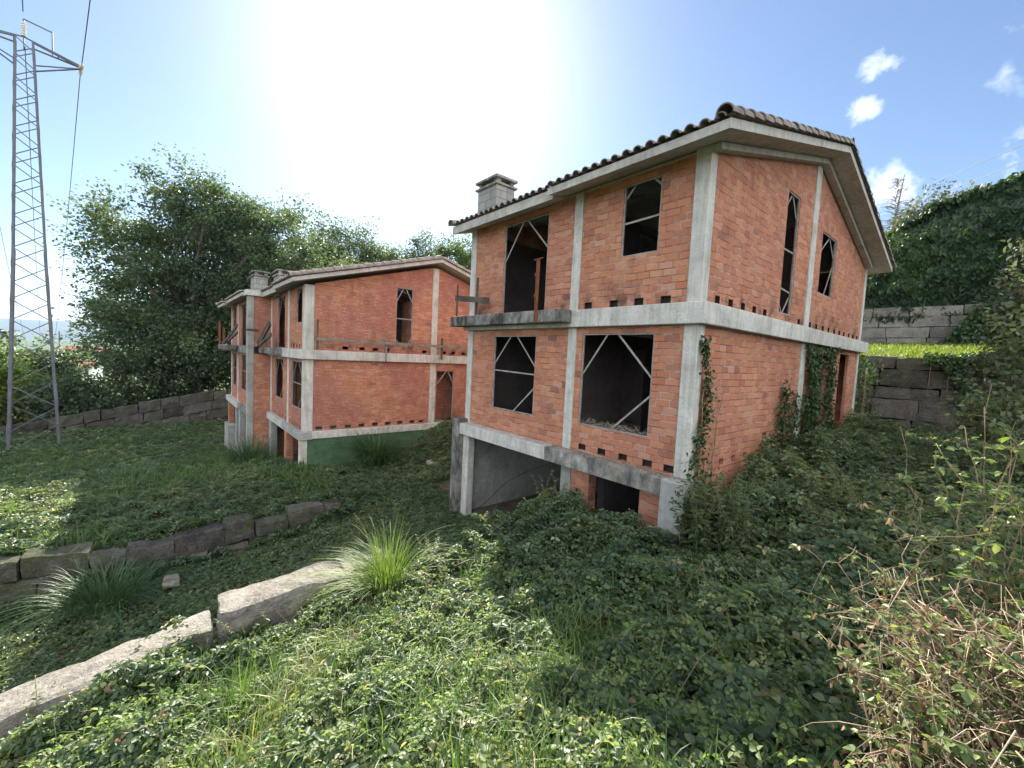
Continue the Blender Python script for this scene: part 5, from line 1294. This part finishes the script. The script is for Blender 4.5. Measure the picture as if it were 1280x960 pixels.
tuft((.35, -3.3), 90, .5, .2, .010, 'grass', 'thin grass tuft at the edge between sunlit and shaded brambles', 11, (.2, 1.0))

# ============================ climbing plants and weeds
def climber(label, pts_fn, n, leaf, mat, seed, stems, cat='ivy', name='climbing_ivy', base=(0, 0, 0), rndn=.5, nrm=(1, 0, 0)):
    rng = np.random.default_rng(seed); T = empty(name, base, label, cat)
    P = pts_fn(n, rng); n = len(P)
    N = unit(np.array(nrm) + rand_unit(n, rng) * rndn); D = unit(np.stack([rng.normal(0, .5, n), rng.normal(0, .5, n), -np.abs(rng.normal(.6, .4, n))], 1))
    s = leaf * rng.uniform(.6, 1.3, n); V, Fq = leaf_arrays(P - np.array(base), D, N, s, s * .8, .15, .2)
    np_mesh('leaves', V, Fq, M[mat], T, np.repeat(np.clip(rng.beta(2, 2.5, n), 0, 1), 6))
    m_ = MB()
    for st_ in stems:
        m_.tube([Vector(p) - Vector(base) for p in st_], .011, .005, 5)
    m_.build('stems', M['cane_green'], T, smooth=True)
    return T
def wav(y0, z0, y1, z1, n, amp, x=.03, seed=0):
    r_ = random.Random(seed); return [(x + r_.uniform(0, .03), y0 + (y1 - y0) * i / n + r_.uniform(-amp, amp), z0 + (z1 - z0) * i / n) for i in range(n + 1)]
def pts_corner(n, rng):
    z = -3.3 + 2.75 * rng.random(n) ** 1.9; w = np.interp(z, [-3.3, -2.7, -2.2, -1.5, -.6], [.5, .42, .16, .10, .06])
    return np.stack([.03 + np.abs(rng.normal(0, .05, n)) + .18 * rng.random(n) * (z < -2.6), .22 + w * rng.normal(0, .6, n) + .12 * np.sin(z * 3), z], 1)
climber('ivy strand climbing the corner column of the near house', pts_corner, 950, .065, 'ivy', 1, [wav(.2, -3.4, .25, -.6, 9, .06, seed=1), wav(.6, -3.4, .85, -1.3, 8, .05, seed=2), wav(.7, -3.4, .75, -1.6, 8, .07, seed=3)])
def pts_mid(n, rng):
    c = rng.choice(3, n, p=[.5, .3, .2]); yc = np.array([3.85, 4.55, 3.1])[c]; hm = np.array([1.75, 1.5, .7])[c]
    f = rng.random(n) ** 1.7; z = -3.2 + hm * f + .3 * rng.random(n); return np.stack([.03 + np.abs(rng.normal(0, .06, n)), yc + rng.normal(0, 1, n) * (.32 * (1 - f) + .08), z], 1)
climber('ragged ivy creeping up the brick side wall before the ivy curtain', pts_mid, 1300, .075, 'ivy', 2, [wav(3.9, -3.3, 4.0, -1.3, 8, .06, seed=5), wav(4.5, -3.3, 4.65, -1.4, 8, .05, seed=6)])
def pts_curt(n, rng):
    y = rng.uniform(5.1, 7.6, n); d1 = np.exp(-((y - 5.6) / .40) ** 2) + .8 * np.exp(-((y - 7.1) / .30) ** 2) + .12
    ok = rng.random(n) < d1; y = y[ok]; n = len(y); z = -3.1 + 2.75 * rng.random(n)
    y = y + .08 * np.sin(z * 4); bulge = .10 + .07 * np.sin(z * 2.1 + y)
    ok = ~((np.abs(y - 6.6) < .45) & (z < -.9) & (rng.random(n) < .6)); y, z, bulge = y[ok], z[ok], bulge[ok]
    return np.stack([.04 + rng.random(len(y)) * bulge, y, z], 1)
climber('thick ivy curtain hanging beside the doorway of the brick side wall', pts_curt, 6500, .078, 'ivy', 3, [wav(5.4, -3.2, 5.5, -.4, 9, .08, seed=7), wav(7.0, -3.2, 7.2, -.3, 9, .08, seed=8), wav(6.1, -3.2, 6.4, -.4, 9, .1, seed=9)])

def pts_ret(n, rng):
    x = 1.3 + 1.7 * rng.random(n) ** .6; f = rng.random(n) ** 1.4; dl = np.interp(x, [1.2, 1.8, 2.3, 3.0], [.12, .35, 1.3, 2.2]); z = -.38 - f * dl + rng.normal(0, .05, n)
    return np.stack([x, 11.5 - np.abs(rng.normal(0, .12, n)), z], 1)
climber('creeper hanging over the right part of the dark retaining wall', pts_ret, 1900, .085, 'ivy', 4, [[(x0, 11.48 - .03 * k, -.3 - .22 * k) for k in range(7)] for x0 in (1.5, 1.9, 2.2, 2.5)], cat='creeper', nrm=(0, -1, .2))
def pts_up(n, rng):
    x = 1.0 + 2.1 * rng.random(n) ** .45; top = np.interp(x, [1.0, 1.4, 2.0, 3.0], [.15, .5, 1.6, 1.9]); z = .2 + top * rng.random(n) ** .8
    return np.stack([x, 17.95 - np.abs(rng.normal(0, .18, n)), z], 1)
climber('creeper covering the right end of the grey ashlar wall under the hedge', pts_up, 3200, .14, 'ivy', 6, [[(x0, 17.9 - .02 * k, .2 + .24 * k) for k in range(7)] for x0 in (1.6, 2.0, 2.4, 2.8)], cat='creeper', nrm=(0, -1, .2))
def pts_gap(n, rng):
    y = rng.uniform(10.5, 11.5, n); return np.stack([rng.normal(.12, .16, n), y, -2.9 + 2.5 * rng.random(n) ** 1.2], 1)
climber('dark creeper filling the gap between the near house and the retaining wall', pts_gap, 420, .09, 'ivy', 5, [[(.1, 10.9 + .1 * j, -3 + .36 * k) for k in range(7)] for j in range(4)], cat='creeper', nrm=(.6, -.7, .2))
def weed(base, nst, h, leaf, mat, label, seed, spread=.3, lean=.25, name='weed', cat='weed', nleaf=26, stemmat='cane_green', droop=.0, dirbias=(0, 0)):
    """upright leafy stems"""
    rng = np.random.default_rng(seed); rp = random.Random(seed); T = empty(name, base, label, cat)
    m_ = MB(); P, D, S = [], [], []
    for i in range(nst):
        a = rp.uniform(0, 6.28); b = Vector((math.cos(a), math.sin(a), 0)) * spread * math.sqrt(rp.random()); a2 = rp.uniform(0, 6.28)
        hh = h * rp.uniform(.55, 1.05); ln = Vector((math.cos(a2) + dirbias[0], math.sin(a2) + dirbias[1], 0)) * lean * hh * rp.uniform(.3, 1.3)
        pts = [b + Vector((0, 0, -.05)) + ln * (t * t) + Vector((rp.uniform(-.02, .02), rp.uniform(-.02, .02), hh * (t - droop * t ** 3))) for t in [k / 8 for k in range(9)]]
        m_.tube(pts, .006, .002, 5)
        for j in range(nleaf):
            t = .18 + .82 * (j + rp.random()) / nleaf; f = t * 8; k = min(7, int(f)); p = pts[k].lerp(pts[k + 1], f - k); a3 = j * 2.4 + rp.uniform(-.4, .4)
            P.append(p); D.append((math.cos(a3), math.sin(a3), rp.uniform(-.2, .6))); S.append(leaf * rp.uniform(.6, 1.2) * (1.15 - .5 * t))
    P, D, S = np.array(P), np.array(D, float), np.array(S); n = len(P)
    V, Fq = leaf_arrays(P, D, unit(np.array([0, 0, 1.0]) + rand_unit(n, rng) * .3), S, S * .5, .2, .25)
    np_mesh('leaves', V, Fq, M[mat], T, np.repeat(np.clip(rng.beta(2.2, 2, n), 0, 1), 6)); m_.build('stems', M[stemmat], T, smooth=True)
    return T
weed((.62, -.30, zt(.62, -.30)), 70, 1.2, .115, 'lowcover', 'dense clump of tall leafy weeds at the corner of the near house', 1, .46, .2, nleaf=36)
weed((-2.2, -.55, zt(-2.2, -.55)), 12, 1.0, .075, 'bramble', 'leafy bramble shoots before the garage opening beside the brick pier', 2, .35, .35)
weed((-2.6, -3.05, zt(-2.6, -3.05)), 10, .75, .06, 'bright_leaf', 'sunlit leafy sprig right of the pampas tuft', 3, .18, .25)
weed((-2.75, -6.9, zt(-2.75, -6.9)), 9, .55, .06, 'bright_leaf', 'sunlit bramble sprays arching over the lower pale wall', 4, .45, .6)
weed((-2.35, -5.3, zt(-2.35, -5.3)), 10, .5, .06, 'bright_leaf', 'sunlit bramble sprays under the higher length of pale wall', 5, .4, .5)
weed((1.7, 1.8, zt(1.7, 1.8)), 14, .7, .08, 'bramble', 'dark bramble shoots in the shade beside the brick side wall', 6, .6, .4)
weed((-10.9, 2.9, zt(-10.9, 2.9)), 20, 1.0, .11, 'lowcover', 'leafy weeds growing by the doorway of the far house', 7, .9, .3)

# ============================ bushes and dead brambles at the right
shrub('bush', (3.12, 4.6, zt(3.12, 4.6)), [(0, 0, 1.2, .55, .9, 1.2), (.2, .2, 2.4, .45, .7, 1.0), (.6, -.4, 1.9, .6, .9, 1.4), (-.2, -.6, .6, .45, .7, .7)], 6500, .085, 'bramble', 'dark green bush in the shade below the hedge at the right edge', 'bush', 61, .3, .4, 16, .012, stemmat='cane_green')
shrub('bush', (3.2, 7.0, zt(3.2, 7.0)), [(0, 0, 1.8, .75, 1.2, 1.9), (.2, .3, 3.3, .6, .9, 1.2)], 6500, .11, 'grey_leaf', 'looser grey green bush with small pale leaves behind the dark bush at right', 'bush', 62, .3, .4, 16, .012)

def thicket(name, label, base, ncane, rad_, hmin, hmax, lean, leafsets, seed, r=.0045, stemmat='cane', cat='bramble bush', arch=.45, bias=(0, 0), twigs=3):
    """arching canes with side twigs; leafsets: (name, material, leaf size, leaves per cane, share of length they start at)"""
    rp = random.Random(seed); rng = np.random.default_rng(seed); T = empty(name, base, label, cat)
    m_ = MB(); allp = []
    for i in range(ncane):
        a = rp.uniform(0, 6.28); q = math.sqrt(rp.random()) * rad_; b = Vector((math.cos(a) * q, math.sin(a) * q, -.05)); hh = rp.uniform(hmin, hmax); a2 = rp.uniform(0, 6.28)
        ln = Vector((math.cos(a2) + bias[0], math.sin(a2) + bias[1], 0)) * lean * hh * rp.uniform(.3, 1.2); K = 10; wob = Vector((0, 0, 0)); pts = []
        for k in range(K + 1):
            t = k / K; wob += Vector((rp.uniform(-1, 1), rp.uniform(-1, 1), rp.uniform(-.6, .6))) * .028 * hh
            pts.append(b + ln * t ** 1.6 + Vector((0, 0, hh * (t - arch * rp.uniform(.8, 1.2) * t ** 3))) + wob)
        rr = r * rp.uniform(.6, 1.25); m_.tube(pts, rr, rr * .4, 5); allp.append(pts)
        for j in range(twigs):
            k = rp.randint(3, K - 1); d = Vector((rp.uniform(-1, 1), rp.uniform(-1, 1), rp.uniform(-.5, .8))).normalized(); L = rp.uniform(.12, .4) * hh * .55
            tp = [pts[k] + d * L * t + Vector((rp.uniform(-.02, .02), rp.uniform(-.02, .02), -.12 * L * t * t)) for t in (0, .35, .7, 1)]
            m_.tube(tp, rr * .55, rr * .2, 4); allp.append(tp)
    m_.build('canes', M[stemmat], T, smooth=True)
    for (nm, mt, sz, per, start, crumple) in leafsets:
        P, D, S = [], [], []
        for pts in allp:
            for j in range(per if len(pts) > 5 else max(1, per // 3)):
                f = rp.uniform(start, 1) * (len(pts) - 1); k = min(len(pts) - 2, int(f)); p = pts[k].lerp(pts[k + 1], f - k); d = Vector((rp.uniform(-1, 1), rp.uniform(-1, 1), rp.uniform(-.8, .5))).normalized()
                ss = sz * rp.uniform(.55, 1.25)
                if crumple: P.append(p + d * .01); D.append(d + Vector((0, 0, -.7))); S.append(ss)
                else:
                    s0 = d.cross(Vector((0, 0, 1))).normalized()
                    for c, dd in ((0, d), (1, d * .35 + s0), (1, d * .35 - s0)): P.append(p + d * ss * .5); D.append(dd); S.append(ss * (1 if c == 0 else .85))
        P, D, S = np.array(P), np.array(D, float), np.array(S); n = len(P)
        V, Fq = leaf_arrays(P, D, unit(rand_unit(n, rng) * (.9 if crumple else .4) + np.array([0, 0, 1.0])), S, S * (.5 if crumple else .68), .55 if crumple else .2, .5 if crumple else .15)
        np_mesh(nm, V, Fq, M[mt], T, np.repeat(np.clip(rng.beta(2, 2, n), 0, 1), 6))
    return T
thicket('bramble_bush', 'dead tan bramble thicket with brown leaves and some green shoots at the lower right edge', (3.36, -3.95, zt(3.36, -3.95)), 380, .46, .60, 1.75, .26,
        [('dead_leaves', 'dead_leaf', .027, 9, .15, True), ('green_leaves', 'bright_leaf', .036, 5, .3, False)], 5, .0032, 'cane', bias=(.0, -.1), twigs=5)
thicket('bramble_bush', 'low dead bramble canes reaching into the shade at the bottom right', (3.16, -4.72, zt(3.16, -4.72)), 90, .28, .3, .72, .35,
        [('dead_leaves', 'dead_leaf', .028, 7, .2, True), ('green_leaves', 'bright_leaf', .034, 2, .3, False)], 6, .0036, 'cane', bias=(-.1, .0))
thicket('bramble_bush', 'green leaved bramble with long upright canes at the right edge, above the dead thicket', (3.24, -3.1, zt(3.24, -3.1)), 46, .30, 1.1, 2.35, .20,
        [('green_leaves', 'bright_leaf', .040, 10, .30, False)], 7, .0042, 'cane_green', arch=.2, bias=(-.15, 0))

# ============================ hills
hv, hf = [], []; ny = 60; rp = random.Random(2)
rows = [(-5200, 0), (-6000, .45), (-7000, .85), (-8000, 1.0), (-9500, .7)]
for r_, (hx, hs) in enumerate(rows):
    for j in range(ny):
        y = -6000 + j * 220
        hh = (175 + 70 * mnoise.noise(Vector((y * .0006, 1.7, 0))) + 22 * mnoise.noise(Vector((y * .0025, r_ * .3, 4)))) * (1 if y < -300 else max(.35, 1 - (y + 300) / 5000))
        hv.append((hx, y, -60 + (hh + 60) * hs))
for r_ in range(len(rows) - 1):
    for j in range(ny - 1): hf.append((r_ * ny + j, r_ * ny + j + 1, (r_ + 1) * ny + j + 1, (r_ + 1) * ny + j))
me = bpy.data.meshes.new('hills'); me.from_pydata(hv, [], hf); me.update()
tag(link(me, 'hills', mat_noise('wooded_hillside', [(0.35, (0.035, 0.06, 0.03)), (0.6, (0.07, 0.10, 0.045))], .004, 1.0, 0.0), None, True), kind='structure')

# ============================ the air: far hills fade to blue
mt, nt, out = new_mat('pale_haze'); pv = nt.nodes.new('ShaderNodeVolumePrincipled'); pv.inputs['Color'].default_value = (.42, .60, 1.0, 1); pv.inputs['Density'].default_value = 8e-5; pv.inputs['Anisotropy'].default_value = 0.0
nt.links.new(pv.outputs[0], out.inputs['Volume'])
m_ = MB(); m_.box((-9800, -6400, -90), (5400, 7400, 330)); tag(m_.build('haze', mt), kind='stuff')

# ============================ sky and sun
w = bpy.data.worlds.new('World'); scene.world = w; w.use_nodes = True
nt = w.node_tree; nt.nodes.clear(); t = NT(nt)
out = nt.nodes.new('ShaderNodeOutputWorld')
sky = t.n('ShaderNodeTexSky', sky_type='NISHITA', sun_disc=False)
sky.sun_elevation = SUN_EL; sky.sun_rotation = math.atan2(SUN_AZ[0], SUN_AZ[1]); sky.altitude = 100; sky.air_density = 1.0; sky.dust_density = 0.35; sky.ozone_density = 2.4
dirv = t.n('ShaderNodeTexCoord').outputs['Generated']
def pixdir(px, py):
    d = np.array([(px - 640) / F_PX, (py - 480) / F_PX, 1]) @ RROW; return d / np.linalg.norm(d)
# clouds: patches of the sky dome around fixed directions, broken up by noise
nz = t.noise(dirv, 14.0, 7.0, .62); nz2 = t.noise(dirv, 38.0, 5.0, .6)
nzz = t.math('ADD', t.math('MULTIPLY', nz, .65), t.math('MULTIPLY', nz2, .35))
total = None
CL = [(1107, 82, .040, 1.0), (1080, 136, .034, 1.0), (1130, 238, .06, 1.0), (1105, 226, .045, .9), (1195, 230, .055, .75), (1262, 205, .045, .85), (1310, 190, .06, .8), (1245, 90, .07, .26), (1270, 20, .09, .28)]
for cx_, cy_, rr, st in CL:
    d = pixdir(cx_, cy_)
    dist = t.n('ShaderNodeVectorMath', operation='DISTANCE', i={0: dirv, 1: tuple(d)}).outputs['Value']
    g_ = t.math('MULTIPLY', t.math('SUBTRACT', 1.0, t.math('DIVIDE', dist, rr, clamp=True), clamp=True), st)
    total = g_ if total is None else t.math('MAXIMUM', total, g_)
cl = t.math('MULTIPLY', t.math('SUBTRACT', t.math('ADD', total, t.math('MULTIPLY', t.math('SUBTRACT', nzz, .5), 3.6)), .42), 1.2, clamp=True)
cl = t.math('MULTIPLY', t.math('MULTIPLY', cl, t.math('MULTIPLY', total, 3.0, clamp=True)), .85)
# bright forward-scattering aureole of the hazy air round the sun
dt = t.n('ShaderNodeVectorMath', operation='DOT_PRODUCT', i={0: dirv, 1: tuple(SUN)}).outputs['Value']
dt = t.math('MAXIMUM', dt, 0.0)
au = t.math('ADD', t.math('MULTIPLY', t.math('POWER', dt, 5.0), 0.35), t.math('MULTIPLY', t.math('POWER', dt, 30.0), 3.0))
glow = t.n('ShaderNodeVectorMath', operation='SCALE', i={0: (1.0, .99, .95), 'Scale': au}).outputs[0]
tot = t.n('ShaderNodeVectorMath', operation='ADD', i={0: sky.outputs[0], 1: glow}).outputs[0]
tot = t.mix(cl, tot, (10.0, 10.4, 11.0))
# unseen bright cloud bank added behind the view to fill the shaded faces
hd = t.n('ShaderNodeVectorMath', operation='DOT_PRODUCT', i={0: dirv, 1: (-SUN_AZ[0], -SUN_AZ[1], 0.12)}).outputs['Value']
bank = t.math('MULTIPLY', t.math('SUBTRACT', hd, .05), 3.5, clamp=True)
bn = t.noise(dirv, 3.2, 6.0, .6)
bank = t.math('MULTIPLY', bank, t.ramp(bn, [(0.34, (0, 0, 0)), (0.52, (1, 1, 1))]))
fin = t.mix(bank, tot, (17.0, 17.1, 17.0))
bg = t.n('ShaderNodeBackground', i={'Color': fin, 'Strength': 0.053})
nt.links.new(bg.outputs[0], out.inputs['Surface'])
sd = bpy.data.lights.new('sun', 'SUN'); sd.energy = 5.0; sd.angle = rad(.53); sd.color = (1.0, .92, .79)
so = bpy.data.objects.new('sun', sd); COL.objects.link(so); so.rotation_euler = Vector(SUN).to_track_quat('Z', 'Y').to_euler(); so.location = (-40, 20, 40)

# ============================ render settings
vs = scene.view_settings; vs.view_transform = 'Standard'; vs.look = 'None'; vs.exposure = 1.8; vs.gamma = 1.0; vs.use_curve_mapping = False
scene.render.engine = 'CYCLES'
cy = scene.cycles; cy.max_bounces = 6; cy.diffuse_bounces = 3; cy.glossy_bounces = 2; cy.transmission_bounces = 4; cy.transparent_max_bounces = 6
cy.use_denoising = True; cy.adaptive_threshold = 0.02; cy.sample_clamp_indirect = 6.0; cy.caustics_reflective = False; cy.caustics_refractive = False
